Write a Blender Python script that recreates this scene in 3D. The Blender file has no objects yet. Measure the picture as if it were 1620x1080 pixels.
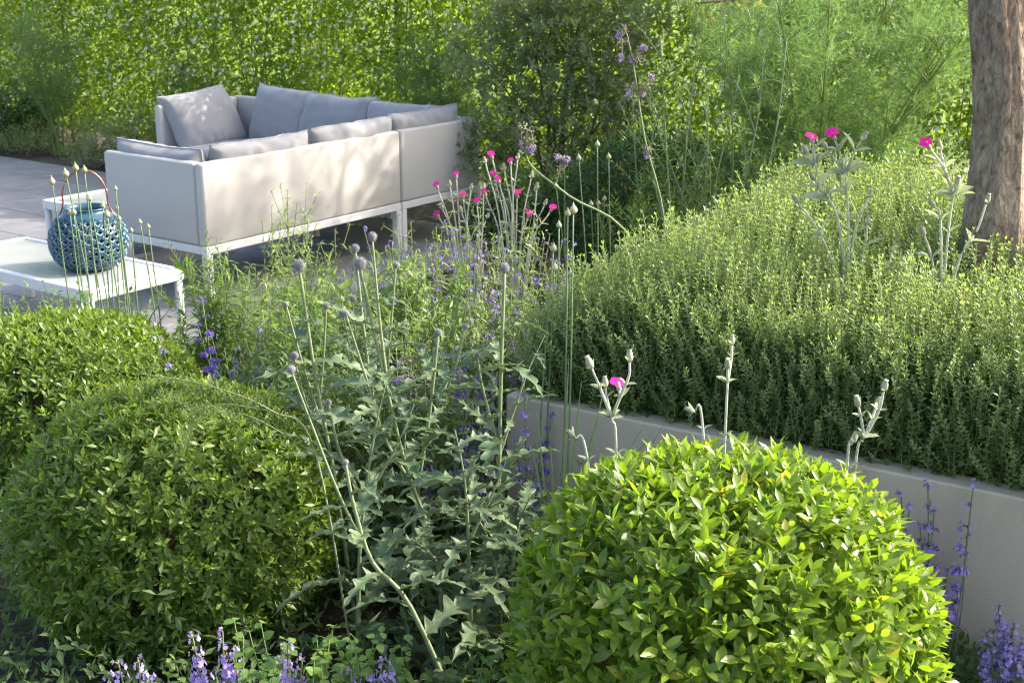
import bpy, math
import numpy as np
from mathutils import Matrix, Vector
R_ = math.radians
# ------------------------------------------------------------------ camera, world, sun, exposure
scene = bpy.context.scene
FPX, PITCH, CAMH = 2154.0, R_(16.5), 1.70
cam_d = bpy.data.cameras.new('camera'); cam = bpy.data.objects.new('camera', cam_d)
scene.collection.objects.link(cam); scene.camera = cam
cam.location = (0, 0, CAMH); cam.rotation_euler = (math.pi/2 - PITCH, 0, 0)
cam_d.sensor_width = 36; cam_d.lens = 36*FPX/1620; cam_d.clip_start = .05; cam_d.clip_end = 2000
cam_d.dof.use_dof = True; cam_d.dof.focus_distance = 3.0; cam_d.dof.aperture_fstop = 13.0
SUN_AZ, SUN_EL = R_(78), R_(33)            # azimuth clockwise from the view direction
world = bpy.data.worlds.new('World'); scene.world = world; world.use_nodes = True
wn = world.node_tree; sky = wn.nodes.new('ShaderNodeTexSky'); sky.sky_type = 'NISHITA'; sky.sun_disc = False
sky.sun_elevation = SUN_EL; sky.sun_rotation = SUN_AZ; sky.air_density = .9; sky.dust_density = 4.5; sky.ozone_density = .6
bg = wn.nodes['Background']; bg.inputs[1].default_value = 0.15
wn.links.new(sky.outputs[0], bg.inputs[0])
sun_d = bpy.data.lights.new('sun', 'SUN'); sun_d.energy = 2.6; sun_d.angle = R_(0.6); sun_d.color = (1, .92, .78)
sun = bpy.data.objects.new('sun', sun_d); scene.collection.objects.link(sun)
sdir = Vector((math.sin(SUN_AZ)*math.cos(SUN_EL), math.cos(SUN_AZ)*math.cos(SUN_EL), math.sin(SUN_EL)))
sun.rotation_euler = sdir.to_track_quat('Z', 'Y').to_euler(); sun.location = (6, 6, 8)
vs = scene.view_settings; vs.view_transform = 'Standard'; vs.look = 'None'; vs.gamma = 1; vs.use_curve_mapping = False
vs.exposure = 1.88
cy = scene.cycles; cy.use_denoising = True; cy.filter_width = 1.15; cy.max_bounces = 10; cy.diffuse_bounces = 4; cy.transmission_bounces = 8; cy.transparent_max_bounces = 8

# ------------------------------------------------------------------ helpers
rng = np.random.default_rng(7)
C = scene.collection
ORG = {}
cp, sp = math.cos(PITCH), math.sin(PITCH)
def ray(x, y):
    u = (x-810)/FPX; v = (540-y)/FPX
    return np.array([u, cp+v*sp, -sp+v*cp])
def P(x, y, z=None, d=None):
    """photo pixel -> point at height z, or at forward distance d"""
    r = ray(x, y); t = (z-CAMH)/r[2] if z is not None else d/r[1]
    return np.array([0, 0, CAMH]) + t*r
def pix(q):
    q = np.asarray(q, float) - [0, 0, CAMH]
    dd = q[..., 1]*cp - q[..., 2]*sp; up = q[..., 1]*sp + q[..., 2]*cp
    return 810+FPX*q[..., 0]/dd, 540-FPX*up/dd, dd
def nz(v):
    v = np.asarray(v, float); return v/np.maximum(np.linalg.norm(v, axis=-1, keepdims=True), 1e-9)
def rdir(n):
    return nz(rng.normal(size=(n, 3)))
def U(a, b, n=None): return rng.uniform(a, b, n)
UP = np.array([0, 0, 1.0])

def tag(o, label=None, cat=None, group=None, kind=None):
    if label: o['label'] = label
    if cat: o['category'] = cat
    if group: o['group'] = group
    if kind: o['kind'] = kind
    return o
def thing(name, label, cat, loc=(0, 0, 0), group=None):
    o = bpy.data.objects.new(name, None); C.objects.link(o); o.location = loc; o.empty_display_size = .1
    ORG[o.name] = np.array(loc, float)
    return tag(o, label, cat, group)
def mesh_from(name, V, T, mats, mi=None, flat=False):
    me = bpy.data.meshes.new(name); V = np.asarray(V, np.float32); T = np.asarray(T, np.int32)
    me.vertices.add(len(V)); me.vertices.foreach_set('co', V.ravel())
    me.loops.add(T.size); me.loops.foreach_set('vertex_index', T.ravel())
    me.polygons.add(len(T)); me.polygons.foreach_set('loop_start', np.arange(0, T.size, T.shape[1], dtype=np.int32))
    for m in (mats if isinstance(mats, (list, tuple)) else [mats]): me.materials.append(m)
    if mi is not None: me.polygons.foreach_set('material_index', np.asarray(mi, np.int32))
    me.update(calc_edges=True); me.validate()
    if flat: me.polygons.foreach_set('use_smooth', np.zeros(len(T), bool))
    return me
def link(name, me, parent=None, kind=None):
    o = bpy.data.objects.new(name, me); C.objects.link(o)
    if parent is not None: o.parent = parent
    ORG[o.name] = ORG.get(parent.name, np.zeros(3)) if parent is not None else np.zeros(3)
    if kind: o['kind'] = kind
    return o
def copy_tree(o, parent=None):
    c = o.copy(); C.objects.link(c); c.parent = parent
    for ch in list(o.children): copy_tree(ch, c)
    return c

class G:
    """collects triangles of ONE part"""
    def __init__(s): s.v = []; s.t = []; s.m = []; s.n = 0
    def add(s, v, t, m=0):
        v = np.asarray(v, float).reshape(-1, 3); t = np.asarray(t, int).reshape(-1, 3)
        s.v.append(v); s.t.append(t+s.n); s.m.append(np.full(len(t), m)); s.n += len(v); return s
    def inst(s, tpl, pos, R, sc, m=0):
        pos = np.asarray(pos, float)
        if len(pos) == 0: return s
        V, T = tpl; sc = np.asarray(sc, float)
        if sc.ndim == 0: sc = np.full(len(pos), float(sc))
        if sc.ndim == 1: sc = np.repeat(sc[:, None], 3, 1)
        W = np.einsum('nij,nmj->nmi', R, V[None]*sc[:, None, :]) + pos[:, None, :]
        TT = T[None] + (np.arange(len(pos))*len(V))[:, None, None]
        return s.add(W.reshape(-1, 3), TT.reshape(-1, 3), m)
    def tube(s, pts, r, n=5, m=0, cap=True):
        pts = np.asarray(pts, float); k = len(pts); r = np.broadcast_to(np.asarray(r, float), (k,))
        tan = nz(np.gradient(pts, axis=0)); ref = np.where(np.abs(tan[:, 2:3]) > .9, np.array([[1., 0, 0]]), UP[None])
        a = nz(np.cross(tan, ref)); b = np.cross(tan, a); th = np.arange(n)*2*math.pi/n
        ring = pts[:, None]+r[:, None, None]*(a[:, None]*np.cos(th)[None, :, None]+b[:, None]*np.sin(th)[None, :, None])
        t = []
        for i in range(k-1):
            for j in range(n):
                q = (j+1) % n; t += [[i*n+j, i*n+q, (i+1)*n+q], [i*n+j, (i+1)*n+q, (i+1)*n+j]]
        v = ring.reshape(-1, 3)
        if cap:
            v = np.vstack([v, pts[-1:]+tan[-1:]*r[-1]*.6]); c = len(v)-1
            t += [[(k-1)*n+j, (k-1)*n+(j+1) % n, c] for j in range(n)]
        return s.add(v, t, m)
    def lathe(s, prof, n=12, org=(0, 0, 0), m=0):
        th = np.arange(n)*2*math.pi/n; prof = np.asarray(prof, float); k = len(prof)
        v = np.stack([prof[:, 0:1]*np.cos(th), prof[:, 0:1]*np.sin(th), np.repeat(prof[:, 1:2], n, 1)], -1).reshape(-1, 3)+np.asarray(org)
        t = []
        for i in range(k-1):
            for j in range(n):
                q = (j+1) % n; t += [[i*n+j, i*n+q, (i+1)*n+q], [i*n+j, (i+1)*n+q, (i+1)*n+j]]
        return s.add(v, t, m)
    def mesh(s, name, mats, org=(0, 0, 0), flat=False):
        V = np.vstack(s.v)-np.asarray(org); return mesh_from(name, V, np.vstack(s.t), mats, np.concatenate(s.m), flat)
    def build(s, name, mats, parent=None, kind=None, flat=False):
        org = ORG.get(parent.name, np.zeros(3)) if parent is not None else np.zeros(3)
        return link(name, s.mesh(name, mats, org, flat), parent, kind)

def frames(y, n):
    y = nz(y); x = nz(np.cross(y, n)); z = np.cross(x, y); return np.stack([x, y, z], -1)
def rotz(a):
    c, s_ = math.cos(a), math.sin(a); return np.array([[c, -s_, 0], [s_, c, 0], [0, 0, 1.]])
def leaf_tpl(w=.42, rows=2, fold=.12, curl=.12, peak=.45, stalk=0.06):
    """unit-long leaf along +Y, upper side +Z"""
    V = [[0, 0, 0]]; T = []
    ys = np.linspace(0, 1, rows+2)[1:-1] if rows > 1 else [peak]
    for y in ys:
        prof = (math.sin(math.pi*min(1, max(0, y)**(math.log(.5)/math.log(peak))))**.85)*w/2
        z = -curl*(y**2)
        V += [[-prof, y, z+fold*prof*2], [0, y, z], [prof, y, z+fold*prof*2]]
    V.append([0, 1, -curl]); k = len(ys)
    T += [[0, 2, 1], [0, 3, 2]]
    for i in range(k-1):
        a = 1+3*i; b = a+3
        T += [[a, a+1, b+1], [a, b+1, b], [a+1, a+2, b+2], [a+1, b+2, b+1]]
    a = 1+3*(k-1); e = len(V)-1
    T += [[a, a+1, e], [a+1, a+2, e]]
    return np.array(V, float), np.array(T)
L_ov1 = leaf_tpl(.46, 1); L_ov3 = leaf_tpl(.46, 3, .16, .14); L_nar = leaf_tpl(.2, 1, .1, .2, .4); L_lan3 = leaf_tpl(.3, 3, .14, .2, .42)
def leaf2(w=.46, fold=.16, peak=.45): return np.array([[0, 0, 0], [-w/2, peak, fold*w], [w/2, peak, fold*w], [0, 1, -.08]], float), np.array([[0, 3, 1], [0, 2, 3]])
L_2 = leaf2(.5); L_el3 = leaf_tpl(.40, 2, .15, .12, .5); L_lan1 = leaf_tpl(.3, 1, .14, .2, .42); L_el1 = leaf_tpl(.42, 1, .16, .12, .5)
L_round = leaf_tpl(.72, 3, .14, .12, .42)

def shoots(p, ax, L, pairs, leaf, ang=(35, 60), droop=0., rnd=.12, taper=.7):
    """opposite leaf pairs along shoot axes -> pos, dir, normal, size"""
    n = len(p); ax = nz(ax); t0 = nz(np.cross(ax, rdir(n))); t1 = np.cross(ax, t0)
    Pp, D, N, S = [], [], [], []
    L = np.broadcast_to(L, (n,)); leaf = np.broadcast_to(leaf, (n,))
    for k in range(pairs):
        f = k/max(1, pairs-1); th = R_(ang[1])*(1-f)+R_(ang[0])*f
        base = p+ax*(L*(f-.5))[:, None]; rr = t0 if k % 2 == 0 else t1
        for sgn in (1, -1):
            rad = nz(rr*sgn+rng.normal(scale=rnd, size=(n, 3)))
            tt = th+rng.normal(scale=.15, size=(n, 1))
            d = nz(ax*np.cos(tt)+rad*np.sin(tt)-UP*droop); nn = nz(ax*np.sin(tt)-rad*np.cos(tt)+rng.normal(scale=.15, size=(n, 3)))
            Pp.append(base); D.append(d); N.append(nn); S.append(leaf*(1-(1-taper)*f)*U(.6, 1.25, n))
    return np.vstack(Pp), np.vstack(D), np.vstack(N), np.concatenate(S)

def curve(pts, n=12):
    """Catmull-Rom through points"""
    pts = np.asarray(pts, float)
    if len(pts) == 2: return pts[0]+(pts[1]-pts[0])*np.linspace(0, 1, n)[:, None]
    q = np.vstack([2*pts[0]-pts[1], pts, 2*pts[-1]-pts[-2]]); out = []; m = max(2, n//(len(pts)-1))
    for i in range(1, len(q)-2):
        t = np.linspace(0, 1, m, endpoint=False)[:, None]; a, b, c, d = q[i-1], q[i], q[i+1], q[i+2]
        out.append(.5*(2*b+(c-a)*t+(2*a-5*b+4*c-d)*t**2+(3*b-a-3*c+d)*t**3))
    return np.vstack(out+[pts[-1:]])
def wob(p, f, seed=0):
    """smooth cheap noise in about -1..1"""
    p = np.asarray(p, float)*f; s = np.zeros(p.shape[:-1]); r = np.random.default_rng(seed)
    for k in range(5):
        w = r.normal(size=3)*(1+.5*k); s = s+np.sin(p@w+r.uniform(0, 6.3))/(1+.35*k)
    return s/2.6

# ------------------------------------------------------------------ materials
def mat(name):
    m = bpy.data.materials.new(name); m.use_nodes = True; nt = m.node_tree
    return m, nt, nt.nodes['Principled BSDF'], nt.nodes['Material Output']
def rndnode(nt):
    g = nt.nodes.new('ShaderNodeNewGeometry'); o = nt.nodes.new('ShaderNodeObjectInfo')
    a = nt.nodes.new('ShaderNodeMath'); a.operation = 'ADD'; f = nt.nodes.new('ShaderNodeMath'); f.operation = 'FRACT'
    nt.links.new(g.outputs['Random Per Island'], a.inputs[0]); nt.links.new(o.outputs['Random'], a.inputs[1]); nt.links.new(a.outputs[0], f.inputs[0])
    return f.outputs[0]
def ramp(nt, fac, cols):
    r = nt.nodes.new('ShaderNodeValToRGB'); e = r.color_ramp.elements
    while len(e) < len(cols): e.new(.5)
    for i, (p, c) in enumerate(cols): e[i].position = p; e[i].color = (*c, 1)
    nt.links.new(fac, r.inputs[0]); return r.outputs[0]
def leafmat(name, cols, trans=.4, tcol=None, rough=.42, spec=.5, old=None):
    """cols: list of leaf base colours picked per leaf"""
    m, nt, b, out = mat(name); k = len(cols)
    c = ramp(nt, rndnode(nt), [(i/max(1, k-1), x) for i, x in enumerate(cols)] if not old else [(.97*i/max(1, k-1), x) for i, x in enumerate(cols)]+[(1, old)])
    no = nt.nodes.new('ShaderNodeTexNoise'); no.inputs['Scale'].default_value = 60
    tc = nt.nodes.new('ShaderNodeTexCoord'); nt.links.new(tc.outputs['Object'], no.inputs['Vector'])
    mx = nt.nodes.new('ShaderNodeMix'); mx.data_type = 'RGBA'; mx.blend_type = 'MULTIPLY'; mx.inputs[0].default_value = .45
    g = ramp(nt, no.outputs[0], [(.3, (.62, .62, .62)), (.7, (1.25, 1.25, 1.25))])
    nt.links.new(c, mx.inputs[6]); nt.links.new(g, mx.inputs[7]); col = mx.outputs[2]
    nt.links.new(col, b.inputs['Base Color']); b.inputs['Roughness'].default_value = rough; b.inputs['Specular IOR Level'].default_value = spec
    t = nt.nodes.new('ShaderNodeBsdfTranslucent')
    hs = nt.nodes.new('ShaderNodeMix'); hs.data_type = 'RGBA'; hs.blend_type = 'MULTIPLY'; hs.inputs[0].default_value = 1
    nt.links.new(col, hs.inputs[6]); hs.inputs[7].default_value = (*(tcol or (2.4, 2.2, .8)), 1)
    nt.links.new(hs.outputs[2], t.inputs[0])
    ms = nt.nodes.new('ShaderNodeMixShader'); ms.inputs[0].default_value = trans
    nt.links.new(b.outputs[0], ms.inputs[1]); nt.links.new(t.outputs[0], ms.inputs[2]); nt.links.new(ms.outputs[0], out.inputs[0])
    return m
def plainmat(name, col, rough=.6, var=.15, scale=8, bump=.0, bscale=60, metal=0, spec=.5, coat=0, detail=6):
    m, nt, b, out = mat(name); tc = nt.nodes.new('ShaderNodeTexCoord')
    no = nt.nodes.new('ShaderNodeTexNoise'); no.inputs['Scale'].default_value = scale; no.inputs['Detail'].default_value = detail; nt.links.new(tc.outputs['Object'], no.inputs['Vector'])
    c = np.array(col); nt.links.new(ramp(nt, no.outputs[0], [(.25, tuple(c*(1-var))), (.75, tuple(np.minimum(c*(1+var), 1)))]), b.inputs['Base Color'])
    b.inputs['Roughness'].default_value = rough; b.inputs['Metallic'].default_value = metal; b.inputs['Specular IOR Level'].default_value = spec; b.inputs['Coat Weight'].default_value = coat
    if bump:
        n2 = nt.nodes.new('ShaderNodeTexNoise'); n2.inputs['Scale'].default_value = bscale; n2.inputs['Detail'].default_value = 5; nt.links.new(tc.outputs['Object'], n2.inputs['Vector'])
        bp = nt.nodes.new('ShaderNodeBump'); bp.inputs['Strength'].default_value = bump; bp.inputs['Distance'].default_value = .01
        nt.links.new(n2.outputs[0], bp.inputs['Height']); nt.links.new(bp.outputs[0], b.inputs['Normal'])
    return m
def fabricmat(name, col, rough=.85, scale=900, var=.08, sheen=.2):
    m, nt, b, out = mat(name); tc = nt.nodes.new('ShaderNodeTexCoord')
    wv = []
    for ax in ('X', 'Z'):
        w = nt.nodes.new('ShaderNodeTexWave'); w.bands_direction = ax; w.inputs['Scale'].default_value = scale/10; w.inputs['Distortion'].default_value = 1.5; nt.links.new(tc.outputs['Object'], w.inputs['Vector']); wv.append(w)
    ad = nt.nodes.new('ShaderNodeMath'); ad.operation = 'ADD'; nt.links.new(wv[0].outputs['Fac'], ad.inputs[0]); nt.links.new(wv[1].outputs['Fac'], ad.inputs[1])
    no = nt.nodes.new('ShaderNodeTexNoise'); no.inputs['Scale'].default_value = 6; no.inputs['Detail'].default_value = 8; nt.links.new(tc.outputs['Object'], no.inputs['Vector'])
    c = np.array(col); nt.links.new(ramp(nt, no.outputs[0], [(.25, tuple(c*(1-var))), (.75, tuple(c*(1+var)))]), b.inputs['Base Color'])
    bp = nt.nodes.new('ShaderNodeBump'); bp.inputs['Strength'].default_value = .25; bp.inputs['Distance'].default_value = .001
    nt.links.new(ad.outputs[0], bp.inputs['Height']); nt.links.new(bp.outputs[0], b.inputs['Normal'])
    b.inputs['Roughness'].default_value = rough; b.inputs['Sheen Weight'].default_value = sheen; b.inputs['Specular IOR Level'].default_value = .25
    return m
M = {}
M['globe_r'] = leafmat('bright_shrub_leaf', [(.125, .20, .024), (.175, .27, .032), (.215, .31, .038), (.145, .22, .03), (.19, .27, .04), (.12, .19, .03), (.17, .25, .035)], .42, (2.0, 2.1, .6), .34, .5, old=(.42, .36, .06))
M['globe_l'] = leafmat('shrub_leaf', [(.10, .16, .03), (.13, .20, .038), (.17, .24, .045), (.12, .18, .036), (.18, .25, .05)], .40, (2.1, 2.2, .7), .36, .5)
M['hedge'] = leafmat('jasmine_leaf', [(.10, .17, .03), (.14, .21, .035), (.185, .26, .045), (.12, .185, .03), (.21, .28, .05)], .58, (2.3, 2.2, .55), .34, .5)
M['white_fl'] = leafmat('white_petal', [(.75, .75, .68), (.8, .8, .74)], .35, (1, 1, .95), .5, .3)
M['mound'] = leafmat('germander_leaf', [(.18, .255, .09), (.235, .315, .12), (.30, .375, .155), (.20, .275, .095)], .42, (1.7, 1.8, .8), .36, .5)
M['mound_stem'] = leafmat('germander_stem', [(.28, .34, .15), (.36, .41, .20)], .3, (1.6, 1.5, .7), .5, .4)
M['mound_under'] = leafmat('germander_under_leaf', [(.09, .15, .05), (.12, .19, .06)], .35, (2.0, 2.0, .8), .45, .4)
M['fennel'] = leafmat('fennel_frond', [(.12, .19, .08), (.155, .235, .10), (.105, .175, .085)], .55, (1.55, 1.75, .85), .5, .3)
M['fennel_stem'] = leafmat('fennel_stem', [(.16, .23, .06), (.2, .27, .08)], .15, (1.5, 1.5, .7), .5, .3)
M['olive'] = leafmat('grey_green_leaf', [(.14, .18, .09), (.19, .23, .12), (.12, .16, .075), (.24, .27, .16)], .42, (2.2, 2.2, .8), .45, .45)
M['darkball'] = leafmat('dark_box_leaf', [(.035, .08, .018), (.05, .10, .022), (.045, .09, .025)], .35, (2.2, 2.2, .6), .38, .5)
M['grey'] = leafmat('silver_leaf', [(.36, .41, .30), (.43, .47, .36), (.39, .44, .32)], .42, (1.3, 1.4, .8), .7, .2)
M['silver_stem'] = leafmat('felted_stem', [(.56, .57, .47), (.62, .63, .53)], .2, (1.2, 1.2, .9), .8, .2)
M['bud'] = leafmat('felted_bud', [(.36, .36, .26), (.42, .42, .32)], .15, (1.2, 1.2, .8), .8, .2)
M['magenta'] = leafmat('magenta_petal', [(.72, .012, .30), (.80, .02, .38)], .4, (1.3, 1.2, 1.3), .5, .3)
M['echi_top'] = leafmat('thistle_leaf', [(.12, .18, .095), (.155, .22, .12), (.10, .16, .085), (.19, .25, .145)], .36, (2.0, 2.1, .8), .5, .4)
M['echi_under'] = leafmat('thistle_leaf_underside', [(.30, .34, .26), (.36, .40, .31)], .25, (1.5, 1.6, .8), .75, .2)
M['echi_stem'] = leafmat('thistle_stem', [(.22, .28, .13), (.27, .32, .17)], .1, (1.2, 1.2, .8), .6, .3)
M['echi_head'] = leafmat('thistle_floret', [(.33, .32, .39), (.40, .38, .45), (.35, .36, .35)], .15, (1.2, 1.2, 1.2), .6, .3)
M['echi_core'] = leafmat('thistle_core', [(.17, .19, .17), (.20, .21, .20)], .1, (1.2, 1.2, 1), .7, .2)
M['violet'] = leafmat('violet_petal', [(.42, .33, .66), (.50, .41, .72), (.36, .27, .60), (.57, .48, .72)], .35, (1.4, 1.3, 1.5), .6, .3)
M['deepviolet'] = leafmat('deep_violet_petal', [(.20, .12, .60), (.26, .15, .66)], .35, (1.4, 1.3, 1.5), .6, .3)
M['calyx'] = leafmat('faded_calyx', [(.26, .22, .20), (.22, .22, .15), (.30, .25, .22)], .2, (1.2, 1.2, .9), .7, .2)
M['catmint'] = leafmat('catmint_leaf', [(.12, .18, .08), (.15, .22, .09), (.10, .16, .06)], .38, (1.9, 2.0, .7), .6, .3)
M['mint'] = leafmat('mint_leaf', [(.10, .20, .05), (.13, .23, .06), (.17, .27, .05), (.09, .17, .05)], .4, (2.1, 2.1, .6), .5, .35)
M['herb'] = leafmat('herb_leaf', [(.12, .195, .05), (.16, .245, .06), (.20, .28, .075), (.10, .175, .05)], .42, (1.8, 1.9, .7), .48, .4)
M['galium'] = leafmat('bedstraw_leaf', [(.20, .27, .09), (.26, .33, .13), (.18, .25, .09)], .4, (1.7, 1.7, .8), .55, .35)
M['herb_stem'] = leafmat('herb_stem', [(.17, .23, .07), (.22, .28, .10)], .12, (1.3, 1.3, .8), .55, .3)
M['allium_stem'] = leafmat('allium_stem', [(.16, .24, .11), (.20, .28, .14)], .1, (1.2, 1.2, .8), .45, .4)
M['allium_bud'] = leafmat('allium_bud', [(.42, .44, .24), (.48, .48, .30)], .2, (1.2, 1.2, .8), .5, .3)
M['wood'] = plainmat('twig_bark', (.12, .085, .055), .85, .3, 40)
M['soil'] = plainmat('soil', (.055, .042, .03), .95, .5, 18, .8, 50)
M['white'] = plainmat('white_powder_coat', (.64, .64, .63), .38, .03, 5)
M['panel'] = fabricmat('sling_fabric', (.45, .438, .412), .75, 1500, .04, .1)
M['cushion'] = fabricmat('grey_cushion_fabric', (.25, .252, .262), .9, 1100, .06, .3)
M['blue'] = plainmat('blue_glaze', (.024, .075, .118), .3, .5, 14, .1, 30, coat=.15)
M['glaze'] = plainmat('pale_glaze', (.15, .24, .29), .3, .5, 22, coat=.1)
M['innerclay'] = plainmat('dark_unglazed_clay', (.03, .05, .075), .7, .2, 20)
M['copper'] = plainmat('copper_wire', (.42, .17, .12), .35, .2, 30, metal=.9)
M['greyback'] = plainmat('grey_table_backing', (.30, .32, .32), .6, .08, 6)
M['dark'] = plainmat('dark_metal', (.03, .03, .03), .6, .1)

# glass: frosted pale pane
def glassmat():
    m, nt, b, out = mat('frosted_table_glass'); b.inputs['Base Color'].default_value = (.50, .53, .53, 1); b.inputs['Roughness'].default_value = .06
    b.inputs['Transmission Weight'].default_value = .25; b.inputs['IOR'].default_value = 1.5; return m
M['glass'] = glassmat()
def stonemat():
    m, nt, b, out = mat('grey_paving_stone'); tc = nt.nodes.new('ShaderNodeTexCoord'); oi = nt.nodes.new('ShaderNodeObjectInfo')
    va = nt.nodes.new('ShaderNodeVectorMath'); va.operation = 'ADD'; nt.links.new(tc.outputs['Object'], va.inputs[0]); nt.links.new(oi.outputs['Location'], va.inputs[1])
    no = nt.nodes.new('ShaderNodeTexNoise'); no.inputs['Scale'].default_value = 5; no.inputs['Detail'].default_value = 10; no.inputs['Roughness'].default_value = .65; nt.links.new(va.outputs[0], no.inputs['Vector'])
    base = ramp(nt, no.outputs[0], [(.25, (.145, .145, .155)), (.75, (.235, .235, .245))])
    tone = ramp(nt, oi.outputs['Random'], [(0, (.82, .81, .82)), (.5, (1, 1, 1)), (1, (1.12, 1.1, 1.08))])
    mx = nt.nodes.new('ShaderNodeMix'); mx.data_type = 'RGBA'; mx.blend_type = 'MULTIPLY'; mx.inputs[0].default_value = 1
    nt.links.new(base, mx.inputs[6]); nt.links.new(tone, mx.inputs[7]); nt.links.new(mx.outputs[2], b.inputs['Base Color']); b.inputs['Roughness'].default_value = .7
    bp = nt.nodes.new('ShaderNodeBump'); bp.inputs['Strength'].default_value = .35; bp.inputs['Distance'].default_value = .006; nt.links.new(no.outputs[0], bp.inputs['Height']); nt.links.new(bp.outputs[0], b.inputs['Normal'])
    return m
M['stone'] = stonemat(); M['mortar'] = plainmat('mortar', (.12, .115, .105), .95, .2, 30, .4, 80)
def concretemat():
    m, nt, b, out = mat('rendered_wall'); tc = nt.nodes.new('ShaderNodeTexCoord')
    a = nt.nodes.new('ShaderNodeTexNoise'); a.inputs['Scale'].default_value = 3; a.inputs['Detail'].default_value = 10; a.inputs['Roughness'].default_value = .7
    mp = nt.nodes.new('ShaderNodeMapping'); mp.inputs['Scale'].default_value = (1.6, 1.6, .5); nt.links.new(tc.outputs['Object'], mp.inputs[0]); nt.links.new(mp.outputs[0], a.inputs['Vector'])
    f = nt.nodes.new('ShaderNodeTexNoise'); f.inputs['Scale'].default_value = 160; f.inputs['Detail'].default_value = 4; nt.links.new(tc.outputs['Object'], f.inputs['Vector'])
    c1 = ramp(nt, a.outputs[0], [(.25, (.45, .365, .27)), (.5, (.56, .465, .35)), (.8, (.62, .525, .41))])
    nt.links.new(c1, b.inputs['Base Color']); b.inputs['Roughness'].default_value = .85
    bp = nt.nodes.new('ShaderNodeBump'); bp.inputs['Strength'].default_value = .3; bp.inputs['Distance'].default_value = .003; nt.links.new(f.outputs[0], bp.inputs['Height']); nt.links.new(bp.outputs[0], b.inputs['Normal'])
    return m
M['concrete'] = concretemat()
def barkmat():
    m, nt, b, out = mat('furrowed_bark'); tc = nt.nodes.new('ShaderNodeTexCoord'); mp = nt.nodes.new('ShaderNodeMapping'); mp.inputs['Scale'].default_value = (1, 1, .42)
    nt.links.new(tc.outputs['Object'], mp.inputs[0])
    a = nt.nodes.new('ShaderNodeTexNoise'); a.inputs['Scale'].default_value = 70; a.inputs['Detail'].default_value = 8; a.inputs['Roughness'].default_value = .7; a.inputs['Distortion'].default_value = .6; nt.links.new(mp.outputs[0], a.inputs['Vector'])
    v = nt.nodes.new('ShaderNodeTexVoronoi'); v.feature = 'DISTANCE_TO_EDGE'; v.inputs['Scale'].default_value = 48; nt.links.new(mp.outputs[0], v.inputs['Vector'])
    big = nt.nodes.new('ShaderNodeTexNoise'); big.inputs['Scale'].default_value = 9; big.inputs['Detail'].default_value = 3; nt.links.new(tc.outputs['Object'], big.inputs['Vector'])
    c = ramp(nt, a.outputs[0], [(.32, (.095, .07, .052)), (.45, (.29, .225, .17)), (.64, (.47, .39, .31))])
    t = ramp(nt, big.outputs[0], [(.35, (.75, .70, .66)), (.65, (1.2, 1.17, 1.12))])
    mx = nt.nodes.new('ShaderNodeMix'); mx.data_type = 'RGBA'; mx.blend_type = 'MULTIPLY'; mx.inputs[0].default_value = 1
    nt.links.new(c, mx.inputs[6]); nt.links.new(t, mx.inputs[7]); nt.links.new(mx.outputs[2], b.inputs['Base Color']); b.inputs['Roughness'].default_value = .92
    ad = nt.nodes.new('ShaderNodeMath'); ad.operation = 'MULTIPLY_ADD'; ad.inputs[1].default_value = 1.2; nt.links.new(v.outputs['Distance'], ad.inputs[0]); nt.links.new(a.outputs[0], ad.inputs[2])
    bp = nt.nodes.new('ShaderNodeBump'); bp.inputs['Strength'].default_value = 1.0; bp.inputs['Distance'].default_value = .02; nt.links.new(ad.outputs[0], bp.inputs['Height']); nt.links.new(bp.outputs[0], b.inputs['Normal'])
    return m
M['bark'] = barkmat()

def boxg(g, o, ex, ey, sx, sy, z0, z1, bev=.004, m=0):
    """box from corner o along unit ex, ey with chamfered edges"""
    ex = np.array([*ex, 0.]); ey = np.array([*ey, 0.]); o = np.array([o[0], o[1], 0.]); b = bev
    rows = [(b, z0), (0, z0+b), (0, z1-b), (b, z1)]; V = []
    for ins, z in rows:
        # octagon ring keeps vertical edges chamfered as well
        for (u, v) in ((ins+b, ins), (sx-ins-b, ins), (sx-ins, ins+b), (sx-ins, sy-ins-b), (sx-ins-b, sy-ins), (ins+b, sy-ins), (ins, sy-ins-b), (ins, ins+b)):
            V.append(o+ex*u+ey*v+UP*z)
    T = []
    flip = np.cross(ex, ey)[2] < 0
    for i in range(3):
        for j in range(8):
            q = (j+1) % 8; T += [[i*8+j, i*8+q, i*8+8+q], [i*8+j, i*8+8+q, i*8+8+j]]
    T += [[24, 24+j, 24+j+1] for j in range(1, 7)]+[[0, j+1, j] for j in range(1, 7)]
    T = np.array(T)
    if flip: T = T[:, ::-1]
    return g.add(V, T, m)

# ------------------------------------------------------------------ ground, patio
E1 = nz(np.array([.59, .807])); E2 = np.array([-E1[1], E1[0]])
SC = P(318, 260, z=.685)[:2]                       # near corner of the sofa
def S(a, b): return SC+E1*a+E2*b
g = G(); n = 90; xs = np.concatenate([[-300, -60, -20], np.linspace(-7, 6, n), [20, 60, 300]]); ys = np.concatenate([[-100, -20], np.linspace(-1, 13, n), [25, 60, 500]])
X, Y = np.meshgrid(xs, ys); V = np.stack([X, Y, np.full_like(X, -.035)], -1); V[..., 2] += .012*wob(V, 6, 3)*(np.abs(X) < 8)
nx, ny = len(xs), len(ys); idx = np.arange(nx*ny).reshape(ny, nx)
T = np.concatenate([np.stack([idx[:-1, :-1], idx[:-1, 1:], idx[1:, 1:]], -1).reshape(-1, 3), np.stack([idx[:-1, :-1], idx[1:, 1:], idx[1:, :-1]], -1).reshape(-1, 3)])
g.add(V.reshape(-1, 3), T); ground = g.build('ground', M['soil'], kind='structure')
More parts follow.
